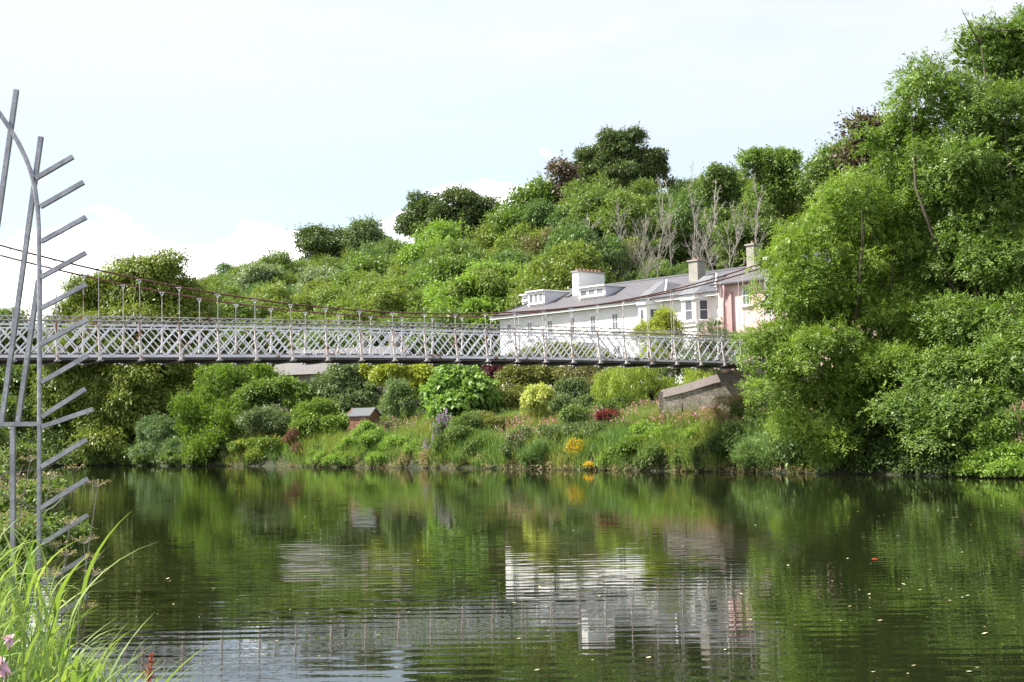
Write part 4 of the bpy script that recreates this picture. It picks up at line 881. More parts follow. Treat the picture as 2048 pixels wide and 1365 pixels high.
# ------------------------------------------------------------------ bank shrubs and flowers
def yb(x): return float(np.interp(x, [0, 100, 250, 600, 1024, 1300, 1500, 1750, 2048], [112, 110, 104, 88, 73, 65, 60.5, 54.7, 48.6]))
def bush(name, label, cat, lob, mat, d=1.2, **k):
    L_ = [(x, y, rx, ry, yb(x)+d+(900-y)*.02) for (x, y, rx, ry) in lob]
    k.setdefault('cr', .28); k.setdefault('leaf', .10); k.setdefault('tr', .03); k.setdefault('nl', 5)
    return plant(name, label, cat, L_, mat, crown='foliage', stem='stem', **k), L_
b1, _ = bush('bank_bramble', 'large rounded bramble mass on the bank right of the purple buddleia', 'bush', [(930, 870, 45, 30), (905, 900, 40, 30), (960, 900, 40, 28), (935, 845, 34, 14)], MID_)
bd, Ld = bush('purple_buddleia', 'buddleia with long lilac flower spikes below the catalpa', 'shrub', [(885, 865, 16, 22), (870, 900, 18, 22), (890, 845, 14, 14)], GRY, d=.8)
flowers(bd, 'flower_spikes', [(l[0], l[1], l[2]+4, l[3]+3, l[4]-.3) for l in Ld], LIL, 70, .075, ROOTLOC[bd.name], spike=True)
b2, L2 = bush('hemp_agrimony', 'bushy herb with dusty pink heads above the middle of the waterline', 'plant', [(1035, 895, 26, 30), (1045, 875, 18, 16)], GRY, d=.7)
flowers(b2, 'flower_heads', [(l[0], l[1], l[2], l[3], l[4]-.3) for l in L2], PNK, 46, .045, ROOTLOC[b2.name])
b3, L3 = bush('ragwort', 'bright yellow ragwort clump, the upper of two near the water', 'plant', [(1150, 897, 18, 16), (1153, 912, 16, 12)], MID_, d=.5, leaf=.07)
flowers(b3, 'flower_heads', [(1150, 897, 20, 19, L3[0][4]-.4), (1153, 908, 18, 14, L3[0][4]-.5)], YFL, 300, .045, ROOTLOC[b3.name])
b4, L4 = bush('low_ragwort', 'small yellow flower clump right at the water edge', 'plant', [(1178, 932, 9, 6)], MID_, d=.1, cr=.12, leaf=.05)
flowers(b4, 'flower_heads', [(1178, 931, 11, 7, L4[0][4]-.3)], YFL, 110, .04, ROOTLOC[b4.name])
b5, L5 = bush('goldenrod', 'mustard yellow goldenrod patch at the left end of the low bank', 'plant', [(500, 895, 30, 16), (545, 890, 28, 16), (520, 912, 30, 14)], LAU, d=.9, leaf=.12, cr=.35)
flowers(b5, 'flower_heads', [(l[0], l[1]-3, l[2], l[3], l[4]-.3) for l in L5], MUS, 150, .07, ROOTLOC[b5.name])
bush('rusty_dock', 'red brown seeding dock plants left of the viburnum', 'plant', [(585, 880, 12, 20), (595, 900, 9, 16)], RST, d=.7, leaf=.07, cov=.8)
bush('dry_sedge_bush', 'brownish overhanging tangle at the water left of the bramble mass', 'bush', [(465, 890, 22, 26), (455, 915, 16, 14)], GRY, d=.5)
bush('dry_cut_hedge', 'straw coloured dead plants at the water below the buddleia', 'bush', [(855, 918, 14, 16), (812, 922, 12, 10)], DRY, d=.2, leaf=.08, cov=.7)
bush('nettle_bed', 'deep green nettle patch on the slope above the right bank grass', 'bush', [(1330, 905, 30, 20), (1290, 920, 26, 14), (1370, 920, 26, 12)], MID_, d=.6)
bush('bank_briar', 'olive brown briar thicket along the top of the bank left of the variegated bush', 'bush', [(1000, 850, 40, 16), (960, 838, 30, 14)], OLV, d=3.5, leaf=.11)
bush('young_alder', 'fresh green bush at the water right of the two yellow clumps', 'bush', [(1255, 905, 30, 22), (1225, 920, 24, 14), (1280, 885, 26, 16)], LAU, d=.6, leaf=.12, cr=.35)
bush('pale_meadowsweet', 'pale green leafy herbs above the yellow ragwort', 'plant', [(1110, 870, 36, 18), (1190, 870, 40, 18), (1150, 860, 30, 14)], GRY, d=1.8, leaf=.11, cr=.32, rag=.5)
bush('comfrey', 'broad leaved fresh green clump in the middle of the right bank grass', 'plant', [(1340, 875, 40, 18), (1290, 862, 30, 14), (1400, 872, 34, 16)], BRT, d=1.8, leaf=.13, cr=.3, rag=.5)
bush('water_mint', 'low light green herbs hanging to the water below the shed', 'plant', [(690, 918, 34, 12), (760, 920, 34, 12), (640, 915, 24, 12)], BRT, d=.25, leaf=.1, cr=.25)
bush('dark_rush', 'dark green rushes at the water between the two pink herbs and ragwort', 'plant', [(1085, 910, 26, 20), (1065, 920, 20, 12)], leafmat('rush_blade', (.08, .14, .05), (.17, .25, .10), .3), d=.4, leaf=.32, asp=.1, droop=-1.2, up=.1)
bush('low_bank_ivy', 'low green ivy trailing at the water between sallow and laurel', 'plant', [(350, 918, 34, 10), (390, 918, 24, 10), (300, 920, 30, 8)], MID_, d=-.1, cr=.3, leaf=.14)
bush('willowherb', 'fresh green herbs standing before the shed', 'bush', [(735, 865, 26, 18), (700, 895, 30, 20), (790, 895, 30, 22), (750, 880, 30, 20), (830, 905, 24, 18)], BRT, d=.9, leaf=.11, cr=.3)
bush('shaded_alder', 'dark green bush in shadow beneath the left side of the ash tree', 'bush', [(1440, 900, 36, 30), (1475, 880, 40, 34), (1410, 915, 26, 18)], DRK, d=.8)  # the cast shadow on this slope is put into the dark leaf colour
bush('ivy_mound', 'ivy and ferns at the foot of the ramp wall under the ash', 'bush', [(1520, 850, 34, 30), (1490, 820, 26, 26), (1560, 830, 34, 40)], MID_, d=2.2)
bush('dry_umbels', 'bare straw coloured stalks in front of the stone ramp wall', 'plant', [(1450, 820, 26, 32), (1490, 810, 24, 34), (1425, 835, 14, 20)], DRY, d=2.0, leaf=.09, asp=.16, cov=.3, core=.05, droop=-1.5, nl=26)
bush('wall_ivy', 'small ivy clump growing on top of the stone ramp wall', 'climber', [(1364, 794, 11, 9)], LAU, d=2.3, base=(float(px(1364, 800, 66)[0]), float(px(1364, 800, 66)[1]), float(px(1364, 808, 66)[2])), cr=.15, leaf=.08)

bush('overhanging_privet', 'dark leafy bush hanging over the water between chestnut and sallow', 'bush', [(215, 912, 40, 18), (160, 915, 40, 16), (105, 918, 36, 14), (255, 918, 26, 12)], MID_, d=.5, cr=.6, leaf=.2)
bush('leaning_willow_bush', 'bush coloured dark as in crown shade trailing in the water right of the ash', 'bush', [(1720, 915, 44, 24), (1790, 918, 44, 26), (1860, 920, 44, 26), (1925, 925, 40, 24), (1650, 915, 36, 20), (1760, 935, 50, 12), (1850, 938, 50, 12), (1930, 940, 50, 12), (1690, 932, 40, 12)], DRK, d=1.5, cr=.45, leaf=.14)  # shade of the overhanging crown is put into the dark leaf colour
bush('waterside_sedge', 'spiky grey green sedge tussock at the water edge left of the ash', 'plant', [(1540, 905, 40, 24), (1500, 915, 30, 18), (1585, 915, 26, 16)], leafmat('sedge_blade', (.12, .19, .07), (.24, .32, .14), .3), d=.7, cr=.4, leaf=.34, asp=.10, cov=.8, droop=-1.2, up=.1)
# grasses, herbs and balsam along the bank: uncountable
def bank_stuff():
    R = np.random.RandomState(11)
    def pts(n, xr, qr, tries=1):
        x = R.uniform(xr[0], xr[1], n); Yb = np.interp(x, [0, 100, 250, 600, 1024, 1300, 1500, 1750, 2048], [112, 110, 104, 88, 73, 65, 60.5, 54.7, 48.6])
        a = np.array([px(xx, 900, yy)[:2] for xx, yy in zip(x, Yb)]); q = qr[0]+(qr[1]-qr[0])*R.rand(n)
        u = a@U_; base = np.outer(u, U_)+np.outer(np.interp(u, _bu, _bw)+q, W_); z = gz(base[:, 0], base[:, 1]); return np.column_stack([base, z]), q, x
    # tall grass in tufts
    T, q, x = pts(2300, (440, 1660), (-.15, 7)); T9, q9, x9 = pts(260, (1150, 1318), (2.4, 4.2)); T = np.concatenate([T, T9]); q = np.concatenate([q, q9]); x = np.concatenate([x, x9]); n = 44; big = (.65+.6*R.rand(len(T))); big[-260:] *= 1.15
    big *= np.where(x > 1480, 1.15, 1.0)*np.where((x > 600) & (x < 900), .9, 1)
    P = np.repeat(T, n, 0)+np.column_stack([R.normal(size=(len(T)*n, 2))*.16, np.zeros(len(T)*n)])
    H = np.repeat(big, n)*(.6+.5*R.rand(len(P))); ln = R.normal(size=(len(P), 2))*.32
    tip = P+np.column_stack([ln*H[:, None], H]); mid_ = (P+tip)/2+np.column_stack([-ln*H[:, None]*.12, H*.06]); sd_ = nrm(np.column_stack([R.normal(size=(len(P), 2)), np.zeros(len(P))]))*.016
    V = np.stack([P-sd_*.6, mid_-sd_, tip, mid_+sd_], axis=1)
    tone = np.clip(np.repeat(.5+.28*np.sin(T[:, 0]*.9)+.25*R.normal(size=len(T)), n), 0, 1)
    tag(quads('bank_grass', V, R.rand(len(V)), GRS, tone=tone), 'tall tufted grass along the far bank', 'grass', kind='stuff')
    # broad herb leaves
    T, q, x = pts(3200, (60, 1640), (-.1, 9)); T8, q8, x8 = pts(900, (2100, 3000), (-.1, 9)); T = np.concatenate([T, T8]); n = 60
    P = np.repeat(T, n, 0)+np.column_stack([R.normal(size=(len(T)*n, 2))*.22, abs(R.normal(size=len(T)*n))*.26+.08]); D = R.normal(size=(len(P), 3))+np.array([0, 0, .2])
    L_ = .075*(.6+.9*R.rand(len(P))); V = leafquads(P, D, np.array([0, 0, 1.])+R.normal(size=(len(P), 3))*.5, L_, L_*.5)
    tone = np.clip(np.repeat(.5+.3*np.sin(T[:, 0]*.55+1)+.22*R.normal(size=len(T)), n), 0, 1)
    tag(quads('bank_herbs', V, R.rand(len(V)), HRB, tone=tone), 'low leafy herbs covering the far bank', 'ground cover', kind='stuff')
    # ground cover over the garden and the foot of the wood
    T, q, x = pts(3800, (60, 3000), (8, 44)); n = 26
    P = np.repeat(T, n, 0)+np.column_stack([R.normal(size=(len(T)*n, 2))*.6, abs(R.normal(size=len(T)*n))*.5+.05]); D = R.normal(size=(len(P), 3))
    L_ = .22*(.6+.9*R.rand(len(P))); V = leafquads(P, D, np.array([0, 0, 1.])+R.normal(size=(len(P), 3))*.6, L_, L_*.55)
    hit = (abs((P-HA)@VD-4) < 4.8) & (((P-HA)@UD) > -.8); V = V[~hit]
    tag(quads('garden_ground_cover', V, R.rand(len(V)), HRB, tone=np.repeat(.25+.3*R.rand(len(T)), n)[~hit]), 'leafy undergrowth across the gardens', 'ground cover', kind='stuff')
    # pink balsam
    T, q, x = pts(420, (1040, 1560), (2.0, 7)); T0, _, _ = pts(140, (1160, 1340), (2.2, 3.6)); T = np.concatenate([T, T0]); T2, _, _ = pts(50, (640, 900), (1.5, 4)); T3, _, _ = pts(60, (950, 1070), (1, 4)); T = np.concatenate([T, T2, T3]); n = 7
    st_ = MB() 
    P = np.repeat(T, n, 0)+np.column_stack([R.normal(size=(len(T)*n, 2))*.14, .75+.4*R.rand(len(T)*n)])
    V = leafquads(P, R.normal(size=(len(P), 3)), R.normal(size=(len(P), 3)), np.full(len(P), .085), np.full(len(P), .07))
    o = quads('pink_balsam', V, R.rand(len(V)), PNK); tag(o, 'drift of pink balsam flowers along the top of the bank', 'flowers', kind='stuff')
    H = P-np.column_stack([R.normal(size=(len(P), 2))*.08, np.full(len(P), .85)]); s_ = nrm(np.column_stack([R.normal(size=(len(P), 2)), np.zeros(len(P))]))*.009
    V = np.stack([H-s_, H+s_, P+s_*.5, P-s_*.5], axis=1); quads('stems', V, R.rand(len(V)), DRY, o)
    # dead reed litter hanging to the water
    T, q, x = pts(260, (450, 1650), (-.35, .35)); n = 24
    P = np.repeat(T, n, 0)+np.column_stack([R.normal(size=(len(T)*n, 2))*.2, .1+.35*R.rand(len(T)*n)]); D = R.normal(size=(len(P), 3))*.7+np.array([0, 0, -.7])
    V = leafquads(P, D, R.normal(size=(len(P), 3)), np.full(len(P), .3), np.full(len(P), .02)); V[:, :, 2] = np.maximum(V[:, :, 2], .01)
    tag(quads('dead_reed_litter', V, R.rand(len(V)), DRY), 'dead straw hanging over the water edge', 'grass', kind='stuff')
bank_stuff()

# ------------------------------------------------------------------ the wooded hill
def hilltree(name, label, lob, Y, mat, **k):
    k.setdefault('cr', 1.5); k.setdefault('leaf', .40); k.setdefault('rag', .4); k.setdefault('tr', .3); k.setdefault('cov', 1.0)
    return plant(name, label, 'tree', [(a, b_, c, d_, Y+e) for (a, b_, c, d_, e) in lob], mat, **k)
hilltree('great_beech', 'largest dark beech standing above the white terrace on the hill', [(1240, 305, 46, 42, 0), (1198, 330, 44, 42, 0), (1285, 325, 44, 42, 1), (1240, 360, 78, 46, -1), (1315, 350, 26, 34, 1), (1172, 372, 26, 30, 0), (1240, 400, 80, 30, 0), (1215, 280, 20, 18, 0), (1270, 275, 18, 16, 0)], 165, leafmat('beech_leaf', (.045, .07, .024), (.10, .13, .04), .25), cr=.85, leaf=.30, rag=.5, flat=.55, cov=.95, core=.25, nl=30)
hilltree('copper_tree', 'purple leaved tree at the left side of the great beech', [(1128, 355, 27, 34, 0), (1140, 385, 26, 26, 0)], 162, leafmat('plum_leaf', (.075, .055, .045), (.15, .11, .09), .2), rag=.5, cr=1.1, cov=.8)
hilltree('round_evergreen', 'dark rounded evergreen, the larger of the pair on the crest', [(918, 424, 56, 42, 0), (955, 440, 28, 30, 0), (895, 440, 34, 24, 0), (925, 465, 46, 20, 0)], 185, leafmat('holm_leaf', (.055, .08, .028), (.105, .135, .045), .25), cr=1.3, leaf=.34, rag=.14, cov=1.2)
hilltree('spreading_evergreen', 'dark spreading evergreen left of the round evergreen on the crest', [(845, 422, 40, 28, 4), (815, 450, 30, 24, 4), (870, 440, 30, 26, 3), (840, 460, 36, 18, 2)], 187, leafmat('bay_leaf', (.055, .085, .025), (.11, .145, .045), .25), cr=1.3, rag=.25)
hilltree('flat_topped_oak', 'small flat topped dark tree on the crest left of the evergreens', [(640, 478, 36, 20, 0), (672, 480, 22, 16, 0), (612, 484, 18, 14, 0), (640, 498, 40, 12, -1)], 225, leafmat('bay_leaf', (.055, .085, .025), (.11, .145, .045), .25), rag=.35)
hilltree('feathery_tree', 'grey green open crowned tree on the crest right of the flat topped oak', [(728, 465, 28, 24, 0), (745, 485, 26, 18, 0), (712, 485, 20, 18, 0)], 215, GRY, rag=.5, core=.15)
hilltree('crest_sycamore', 'dark round headed tree on the skyline left of the tall right tree', [(1545, 335, 45, 38, 0), (1510, 330, 28, 32, 0), (1580, 370, 30, 34, 0), (1540, 385, 44, 34, 0)], 135, BIG, cr=.9, leaf=.3, rag=.3)
hilltree('crest_ash', 'lighter green upright tree on the skyline between beech and sycamore', [(1440, 370, 34, 42, 0), (1465, 400, 34, 36, 0), (1405, 395, 34, 30, 2)], 145, MID_, cr=.9, leaf=.3, rag=.45)
hilltree('crest_hedge_tree', 'low dark tree on the skyline just right of the beech', [(1375, 385, 34, 18, 0), (1385, 410, 46, 22, -4)], 175, DRK, rag=.3)
hilltree('hill_maple', 'mid green maple on the slope left of the copper tree', [(1060, 420, 52, 44, 0), (1095, 400, 30, 30, 0), (1030, 455, 40, 34, -2)], 165, BIG, rag=.3)
hilltree('leafy_sycamore', 'bright leaved tree at the foot of the great beech', [(1200, 420, 46, 44, 0), (1165, 450, 42, 36, -2), (1215, 455, 36, 26, -3)], 152, MID_, rag=.35, cr=1.0, leaf=.34)
hilltree('hill_thorn', 'dull green scrubby tree on the slope between the beech and the bare trees', [(1305, 425, 46, 30, 4), (1345, 440, 40, 30, 2), (1285, 470, 46, 34, 0), (1300, 505, 50, 28, -6), (1250, 460, 36, 30, 0), (1350, 490, 40, 30, -4)], 150, MID_, cr=1.0, leaf=.3)
hilltree('hill_elm', 'mid green tree filling the slope behind the chimney of the pink house', [(1500, 440, 40, 36, 0), (1470, 470, 40, 34, -3), (1530, 480, 46, 40, -4), (1440, 450, 30, 30, 4)], 132, MID_, cr=.9, leaf=.28)
hilltree('pale_hillside_ash', 'pale yellow green tree below the round evergreen', [(880, 495, 46, 36, 0), (850, 520, 44, 36, -4), (905, 530, 40, 36, -6)], 170, BRT, rag=.3)
hilltree('shadow_oak', 'dark oak on the slope just above the light green lime tree', [(890, 560, 46, 44, 0), (860, 590, 34, 40, -3), (925, 545, 34, 30, 0)], 140, BIG, rag=.25)
hilltree('whitebeam', 'silvery leaved tree mid slope above the left part of the bridge', [(640, 570, 44, 30, 0), (600, 600, 34, 24, -2)], 190, leafmat('whitebeam_leaf', (.13, .17, .09), (.26, .31, .18), .25))
hilltree('whitebeam', 'second silvery leaved tree, higher and left of the other', [(535, 555, 40, 22, 0), (500, 580, 30, 20, 0)], 205, leafmat('whitebeam_leaf', (.13, .17, .09), (.26, .31, .18), .25))
hilltree('hill_oak', 'dark green oak mid slope below the feathery tree', [(735, 560, 48, 36, 0), (700, 590, 36, 30, -3), (770, 590, 36, 36, -2)], 165, BIG)
hilltree('brown_thicket_tree', 'brownish half bare tree on the slope above the terrace chimney', [(1120, 500, 44, 40, 0), (1070, 510, 34, 34, 0), (1160, 510, 34, 36, -3)], 138, BRN, cr=.8, leaf=.24, cov=.6, core=.15, rag=.5, nl=26)
hilltree('ivy_thicket', 'dull green twiggy tree behind the white chimney', [(1200, 530, 44, 30, 0), (1250, 520, 40, 34, 2), (1110, 545, 44, 26, 0)], 130, OLV, cr=.8, leaf=.24, cov=.8, core=.3, rag=.4, nl=20)

def hill_wood():
    R = np.random.RandomState(21); protos = []
    for k in range(7):
        lob = [((R.normal()*.25, R.normal()*.25, .05+.2*R.rand()), .62, .62, .62)]
        for j in range(9): a = j*2.4+R.rand(); q_ = R.uniform(.35, .7); lob.append(((math.cos(a)*q_, math.sin(a)*q_, R.uniform(-.5, .35)), R.uniform(.25, .42), .36, R.uniform(.25, .4)))
        V, var = foliage(lob, .22, .055, .5, .5, 'leaf', .2, .6, R, .22, .9, .4); protos.append((V, var))
    out = []; vv = []; tt = []; trunks = MB(); cnt = 0
    # rows up the slope
    for u in np.arange(-60, 235, 7.4):
        for q in np.arange(33, 101, 7.8):
            uu = u+R.uniform(-2.4, 2.4); qq = q+R.uniform(-2.5, 2.5); w = np.interp(uu, _bu, _bw)+qq; p = U_*uu+W_*w
            a = p[0]/p[1]; xx = 1024+a*2700
            if not (40 < xx < 3600): continue
            if abs(np.dot(p-HA[:2], VD[:2])-4) < 9 and np.dot(p-HA[:2], UD[:2]) > -3: continue
            rr = R.uniform(3.8, 5.4); hh = rr*R.uniform(.85, 1.22)
            if 1180 < xx < 1620 and qq < 62: rr *= .58; hh *= .52      # scrubby clearing where the dead trees stand
            z = float(gz(p[0], p[1])); V, var = protos[R.randint(7)]
            if 1650 < xx < 2250 and qq < 60: continue
            if 1320 < xx < 2250 and qq > 74: continue
            if xx > 1090 and xx < 1320 and qq > 84: continue
            th = R.uniform(0, 6.28); c_, s_ = math.cos(th), math.sin(th); V2 = V.copy(); X_ = V[..., 0]*c_-V[..., 1]*s_; Y_ = V[..., 0]*s_+V[..., 1]*c_
            V2 = np.stack([X_*rr+p[0], Y_*rr+p[1], V[..., 2]*hh+z+hh*1.25], axis=-1); out.append(V2); vv.append(var); tt.append(np.full(len(V), np.clip(.5+.34*R.normal(), 0, 1)))
            trunks.tube([(p[0], p[1], z-.3), (p[0]+.2*R.normal(), p[1], z+hh*.8), (p[0]+.3*R.normal(), p[1], z+hh*1.5)], [.25, .2, .08], 5); cnt += 1
            # understorey
            for _ in range(2):
                pp = p+R.normal(size=2)*2.6; zz = float(gz(*pp)); V, var = protos[R.randint(7)]; r3 = R.uniform(1.0, 1.9)
                sel = R.rand(len(V)) < .4; V2 = V[sel]*np.array([r3, r3, r3*.8])*1.25+np.array([pp[0], pp[1], zz+.9]); out.append(V2); vv.append(var[sel]); tt.append(np.full(sel.sum(), np.clip(.6+.25*R.normal(), 0, 1)))
    V = np.concatenate(out); print('HILL trees', cnt, 'quads', len(V))
    o = quads('hillside_woodland', V, np.concatenate(vv), HILL, tone=np.concatenate(tt)); tag(o, 'dense mixed green woodland covering the hillside', 'woodland', kind='stuff')
    trunks.build('trunks', m_bark, o)
hill_wood()

# bare dead trees on the slope
def dead_tree(x, ybase, ytop, Y, label, seed, spread=.35, mat=m_deadw, n=26, thin=.7):
    R = np.random.RandomState(seed); a = px(x, ybase, Y); z = min(a[2], float(gz(a[0], a[1]))); H = px(x, ytop, Y)[2]-z; base = (float(a[0]), float(a[1]), float(z))
    rt_ = root('dead_tree', base, label, 'tree', 'bare trees on the slope behind the terrace'); B = np.array(base)
    tk = MB(); k = 6; P_ = [B]; 
    for j in range(1, k+1): P_.append(B+np.array([R.normal()*.018*H, R.normal()*.018*H, H*j/k*.97]))
    rad = [max(.02, .12*thin*(1-j/(k+.6))) for j in range(k+1)]; tk.tube(P_, rad, 6); tk.build('trunk', mat, rt_, smooth=True)
    bm_ = MB()
    for j in range(n):
        t = R.uniform(.35, 1); i = min(int(t*k), k-1); s_ = P_[i]+(P_[i+1]-P_[i])*(t*k-i); L_ = H*spread*(1.15-t)*R.uniform(.3, 1.25); az = R.uniform(0, 6.28)
        d_ = np.array([math.cos(az)*.5, math.sin(az)*.5, R.uniform(.4, 1.5)]); d_ /= np.linalg.norm(d_); m_ = s_+d_*L_*.5+np.array([0, 0, .05*L_]); e = s_+d_*L_+np.array([R.normal()*.1*L_, 0, .18*L_])
        bm_.tube([s_, m_, e], [.038*thin, .026*thin, .008], 4)
        for q_ in range(7):
            s2 = s_+(e-s_)*R.uniform(.3, .95); d2 = nrm(d_+R.normal(size=3)*.55); e2 = s2+d2*L_*R.uniform(.25, .5); bm_.tube([s2, (s2+e2)/2+R.normal(size=3)*.04*L_, e2], [.015, .011, .005], 3)
    bm_.build('branches', mat, rt_)
dead_tree(1382, 540, 318, 118, 'tallest thin bare tree rising directly above the grey chimney', 1, .22, n=20)
dead_tree(1328, 545, 345, 122, 'tall bare tree with forked pale trunk left of the grey chimney', 2, .26)
dead_tree(1343, 545, 350, 124, 'slim pale bare tree close beside the forked one', 3, .18)
dead_tree(1292, 550, 420, 118, 'bare spreading tree above the middle of the terrace roof', 4, .42, n=28)
dead_tree(1245, 560, 405, 120, 'bare tree with many upright twigs right of the white chimney', 5, .36, n=28)
dead_tree(1425, 535, 350, 124, 'dark stemmed bare tree right of the grey chimney', 6, .24, mat=m_palebark)
dead_tree(1515, 500, 350, 122, 'ivy grown bare tree nearest to the bright ash', 7, .3)
dead_tree(1470, 520, 400, 120, 'leaning bare tree below the skyline sycamore', 8, .4)
dead_tree(1180, 545, 430, 128, 'faint grey bare tree in the brown thicket', 9, .4, mat=m_palebark)
dead_tree(1400, 530, 430, 117, 'short bare tree between the tallest one and the dark stemmed one', 12, .4)
dead_tree(1213, 560, 470, 120, 'short pale leaning stem just right of the white chimney', 13, .3)

# ------------------------------------------------------------------ near bank plants
def blade(mb_out, b, h, lean, az, w, R, seg=7, droop=1.0):
    d_ = np.array([math.cos(az), math.sin(az), 0]); P_ = []
    for k in range(seg+1):
        t = k/seg; P_.append(b+np.array([0, 0, 1.])*h*(t-droop*.42*t**3)+d_*lean*h*(t**1.8))
    sd_ = np.array([-d_[1], d_[0], 0])*w/2; sd_ = sd_*math.cos(.6)+np.array([0, 0, 1])*w*.2*(R.rand()-.5)
    for k in range(seg):
        f = lambda t: max(.04, min(1, t*4+.35)*(1-t**2.2))
        t0, t1 = k/seg, (k+1)/seg; mb_out.append(np.stack([P_[k]-sd_*f(t0), P_[k]+sd_*f(t0), P_[k+1]+sd_*f(t1), P_[k+1]-sd_*f(t1)]))
def reeds():
    R = np.random.RandomState(3); out = []; st_ = []; n = 0
    while n < 300:
        Y = R.uniform(4.4, 8.8); xx = R.uniform(-200, 330); p = px(xx, 1300, Y); z, q = nbz(p[0], p[1])
        lim = np.interp(xx, [-200, 0, 60, 120, 250, 330], [1040, 1080, 1185, 1300, 1395, 1460])
        zt = px(xx, lim+R.uniform(-20, 160)*R.rand(), Y)[2]; z = max(z, .05)
        if q < -.7 or zt < z+.12: continue
        b_ = np.array([p[0], p[1], z]); h = zt-z; az0 = R.uniform(-.6, .9); ln = R.uniform(0, .22)*h; top = b_+np.array([math.cos(az0)*ln, math.sin(az0)*ln, h*.86])
        s_ = np.array([.004, 0, 0]); m_ = (b_+top)/2-np.array([ln*.12, 0, 0]); st_ += [np.stack([b_-s_, b_+s_, m_+s_*.8, m_-s_*.8]), np.stack([m_-s_*.8, m_+s_*.8, top+s_*.5, top-s_*.5])]; n += 1
        for k in range(R.randint(4, 7)):
            t = R.uniform(.25, 1); s0_ = b_+(top-b_)*t; right = R.rand() < .7
            blade(out, s0_, R.uniform(.2, .42)*min(1, .5+h), R.uniform(.25, 1.0), R.uniform(-.9, .9) if right else R.uniform(2.0, 4.2), R.uniform(.011, .030), R, droop=R.choice([.2, .5, .9, 1.5]))
    V = np.array(out); k_ = len(V)//7; var = np.clip(np.repeat(np.where(R.rand(k_) < .12, 1.0, R.rand(k_)*.8), 7)+np.tile(np.array([0, 0, 0, .05, .1, .25, .5])*1.0, k_)*np.repeat(R.rand(k_) < .4, 7), 0, 1); o = quads('reed_grass', V, var, REED); tag(o, 'long bright green reed grass leaning over the near bank', 'reeds', kind='stuff')
    V = np.array(st_); quads('stems', V, R.rand(len(V)), REED, o)
    # dense low growth under the reeds, its tone lowered to paint shaded gaps
    T = []
    while len(T) < 420:
        Y = R.uniform(4.0, 20); xx = R.uniform(-320, 240); p = px(xx, 1300, Y); z, q = nbz(p[0], p[1])
        if q < -.25: continue
        T.append((p[0], p[1], max(z, .02)))
    T = np.array(T); n = 110; P = np.repeat(T, n, 0)+np.column_stack([R.normal(size=(len(T)*n, 2))*.16, abs(R.normal(size=len(T)*n))*.20]); L_ = .05*(.6+.9*R.rand(len(P)))
    V = leafquads(P, R.normal(size=P.shape)+np.array([.2, 0, .3]), np.array([0, 0, 1.])+R.normal(size=P.shape)*.6, L_, L_*.45)
    tag(quads('near_bank_herbs', V, R.rand(len(V)), HRB, tone=np.repeat(R.rand(len(T))*.6, n)), 'low leafy growth at the foot of the reeds', 'ground cover', kind='stuff')
reeds()
def umbel(x, y, Y, zb, label, seed, size=.1):
    """dry hogweed: stem, rays and seed heads"""
    R = np.random.RandomState(seed); t_ = px(x, y, Y); b_ = np.array([t_[0]-.1-.15*R.rand(), t_[1]+R.uniform(-.1, .2), zb]); rt_ = root('dry_hogweed', b_, label, 'plant', 'dry hogweed stalks on the near bank'); m = MB()
    mid_ = (t_+b_)/2+np.array([-.03, 0, .05]); m.tube([b_, mid_, t_], [.007, .006, .003], 5); tops = [t_]
    for k in range(2):
        s_ = mid_+(t_-mid_)*R.uniform(0, .7); e = s_+np.array([R.uniform(-.25, .3), R.uniform(-.1, .1), R.uniform(.08, .25)]); m.tube([s_, (s_+e)/2+np.array([0, 0, -.02]), e], [.004, .0035, .002], 4); tops.append(e)
    pts_ = []
    for T in tops:
        for j in range(13):
            a = j*2.4; r = size*(.35+.65*R.rand()); e = T+np.array([math.cos(a)*r, math.sin(a)*r, size*.55*R.uniform(.5, 1)]); m.tube([T, T+(e-T)*.6+np.array([0, 0, .006]), e], [.0016, .0013, .001], 3); pts_ += [e]*7
    m.build('stem', m_bark if seed % 2 else m_deadw, rt_)
    for k in range(len(tops)):
        q_ = np.array(pts_[k*91:(k+1)*91]); P = q_+R.normal(size=q_.shape)*.008; V = leafquads(P, R.normal(size=P.shape), R.normal(size=P.shape), np.full(len(P), .011), np.full(len(P), .008)); quads('seed_head', V, R.rand(len(V)), DRY, rt_, off=ROOTLOC[rt_.name])
umbel(150, 945, 9.8, .3, 'dark hogweed head level with the far waterline', 1); umbel(195, 975, 9.2, .2, 'spreading hogweed head furthest over the water', 2); umbel(100, 960, 10.2, .4, 'hogweed head just right of the steel spine', 4)
umbel(60, 925, 10.6, .5, 'highest hogweed head between the two steel posts', 6, .08); umbel(140, 1050, 8.8, .2, 'lower hogweed head among the reed tips', 8, .07); umbel(185, 1120, 8.3, .1, 'lowest hogweed stalk leaning right past the last rib', 3, .06)
nb = plant('near_bank_bramble', 'dark bramble thicket behind the steel sculpture on the near bank', 'bush', [(20, 960, 70, 50, 19), (-30, 900, 60, 60, 20), (60, 1030, 66, 60, 14.5), (10, 1110, 70, 70, 11.5), (110, 1080, 40, 50, 12.2), (40, 930, 34, 36, 18)], MID_, cr=.16, leaf=.055, cov=.8, tr=.03, rag=.5, core=.25, base=(-5.4, 13.2, .3), crown='foliage', stem='stem', nl=24)
flowers(nb, 'dry_seed_heads', [(30, 930, 50, 40, 18), (40, 990, 60, 40, 14.2), (20, 1060, 60, 40, 11.2)], DRY, 260, .02, ROOTLOC[nb.name])
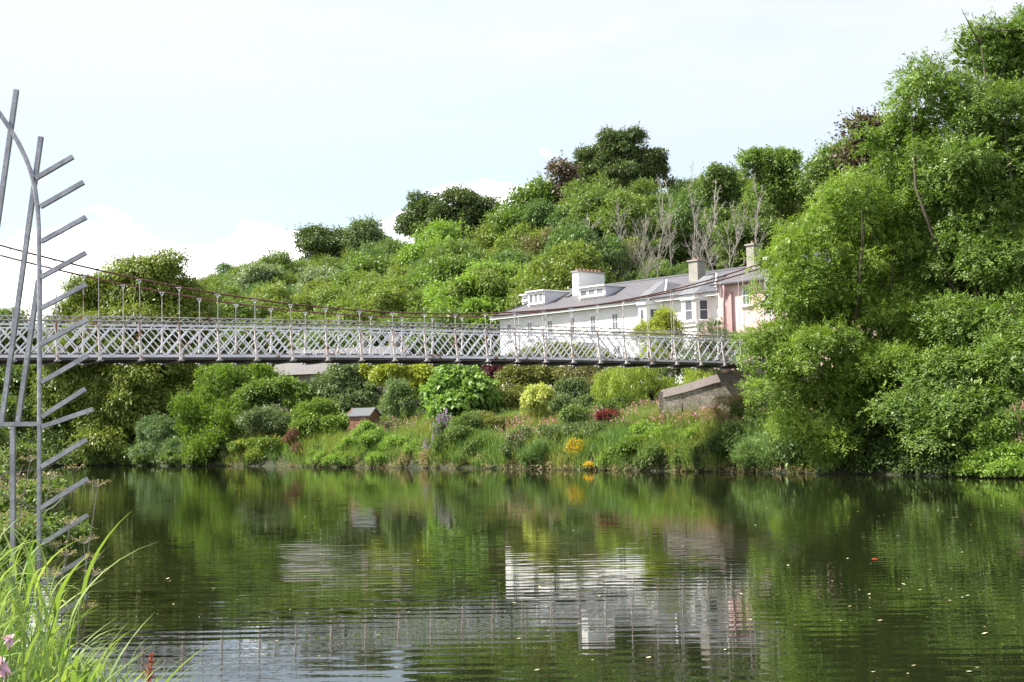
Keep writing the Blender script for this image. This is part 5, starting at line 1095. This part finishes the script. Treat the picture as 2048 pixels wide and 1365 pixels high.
def balsam(x, y, Y, label, seed):
    R = np.random.RandomState(seed); t_ = px(x, y, Y); b_ = np.array([t_[0]-.05, t_[1]+.05, .55]); rt_ = root('balsam_flower', b_, label, 'flower'); m = MB(); m.tube([b_, (b_+t_)/2+np.array([.01, 0, 0]), t_], [.006, .005, .003], 6); m.build('stem', leafm_g, rt_)
    out = []
    for k in range(7):
        a = k*.9; P = t_+np.array([0, 0, .0]); D = np.array([math.cos(a), -.4+.3*R.rand(), math.sin(a)]); out.append(leafquads(P[None], D[None], R.normal(size=(1, 3)), np.array([.028*(.7+.5*R.rand())]), np.array([.022]), .2))
    V = np.concatenate(out); quads('petals', V, R.rand(len(V)), leafmat('balsam_petal', (.62, .36, .62), (.78, .55, .78), .3), rt_, off=ROOTLOC[rt_.name])
leafm_g = surf('green_stem', (.14, .22, .05), (.2, .15, .06), 5)
balsam(20, 1279, 4.5, 'upper pale pink balsam flower at the left edge among reeds', 1); balsam(4, 1325, 4.2, 'lowest pink balsam flower at the left frame edge', 2); balsam(12, 1345, 4.2, 'pink balsam flower in the bottom left corner', 3)
def dock():
    R = np.random.RandomState(2); b_ = px(292, 1420, 6.2); t_ = px(304, 1308, 6.2); rt_ = root('red_dock', b_, 'rusty red dock seed spike rising from the reeds', 'plant'); m = MB(); m.tube([b_, t_], [.006, .002], 5); m.build('stem', m_pot, rt_)
    t = R.rand(240); P = b_+(t_-b_)*(.3+.7*t)[:, None]+R.normal(size=(240, 3))*(.014*(1.2-t))[:, None]; V = leafquads(P, R.normal(size=P.shape), R.normal(size=P.shape), np.full(240, .012), np.full(240, .009)); quads('seed_head', V, R.rand(240), leafmat('dock_seed', (.25, .05, .04), (.42, .11, .08), .2), rt_, off=ROOTLOC[rt_.name])
dock()

# floating leaves
def floats():
    R = np.random.RandomState(9); n = 150; P = []
    while len(P) < n:
        x = R.uniform(250, 2048) if R.rand() < .6 else R.uniform(1650, 2000); y = 955+400*R.rand()**1.5
        d_ = ray(x, y); t = -HC/d_[2]; P.append(CAM+d_*t)
    P = np.array(P); P[:, 2] = .012; a = R.uniform(0, 6.28, n); D = np.column_stack([np.cos(a), np.sin(a), R.uniform(-.1, .25, n)]); L_ = .055*(.4+R.rand(n)); V = leafquads(P, D, np.tile([0, 0, 1.], (n, 1)), L_, L_*.6); V[:, :, 2] = np.maximum(V[:, :, 2], .006)
    tag(quads('floating_leaves', V, R.rand(n), WHT if False else leafmat('floating_leaf', (.35, .28, .14), (.75, .65, .45), .1)), 'scattered dead leaves floating on the river', 'leaves', kind='stuff')
    d_ = ray(1750, 1120); p = CAM+d_*(-HC/d_[2]); m = MB()
    pts_ = [(math.cos(a)*.055*(1+.25*math.cos(3*a)), math.sin(a)*.05) for a in np.linspace(0, 6.28, 13)[:-1]]
    m.add([(p[0]+u, p[1]+v, .008+.12*abs(v)) for u, v in pts_]+[(p[0]+u*.9, p[1]+v*.9, .004) for u, v in pts_], [tuple(range(12)), tuple(range(23, 11, -1))]+[(i, i+12, (i+1) % 12+12, (i+1) % 12) for i in range(12)])
    tag(m.build('red_floating_leaf', surf('scarlet_leaf', (.55, .05, .03), (.3, .12, .03), 30, .8), loc=tuple(p)), 'single scarlet leaf floating in the dark water on the right', 'leaf')
floats()
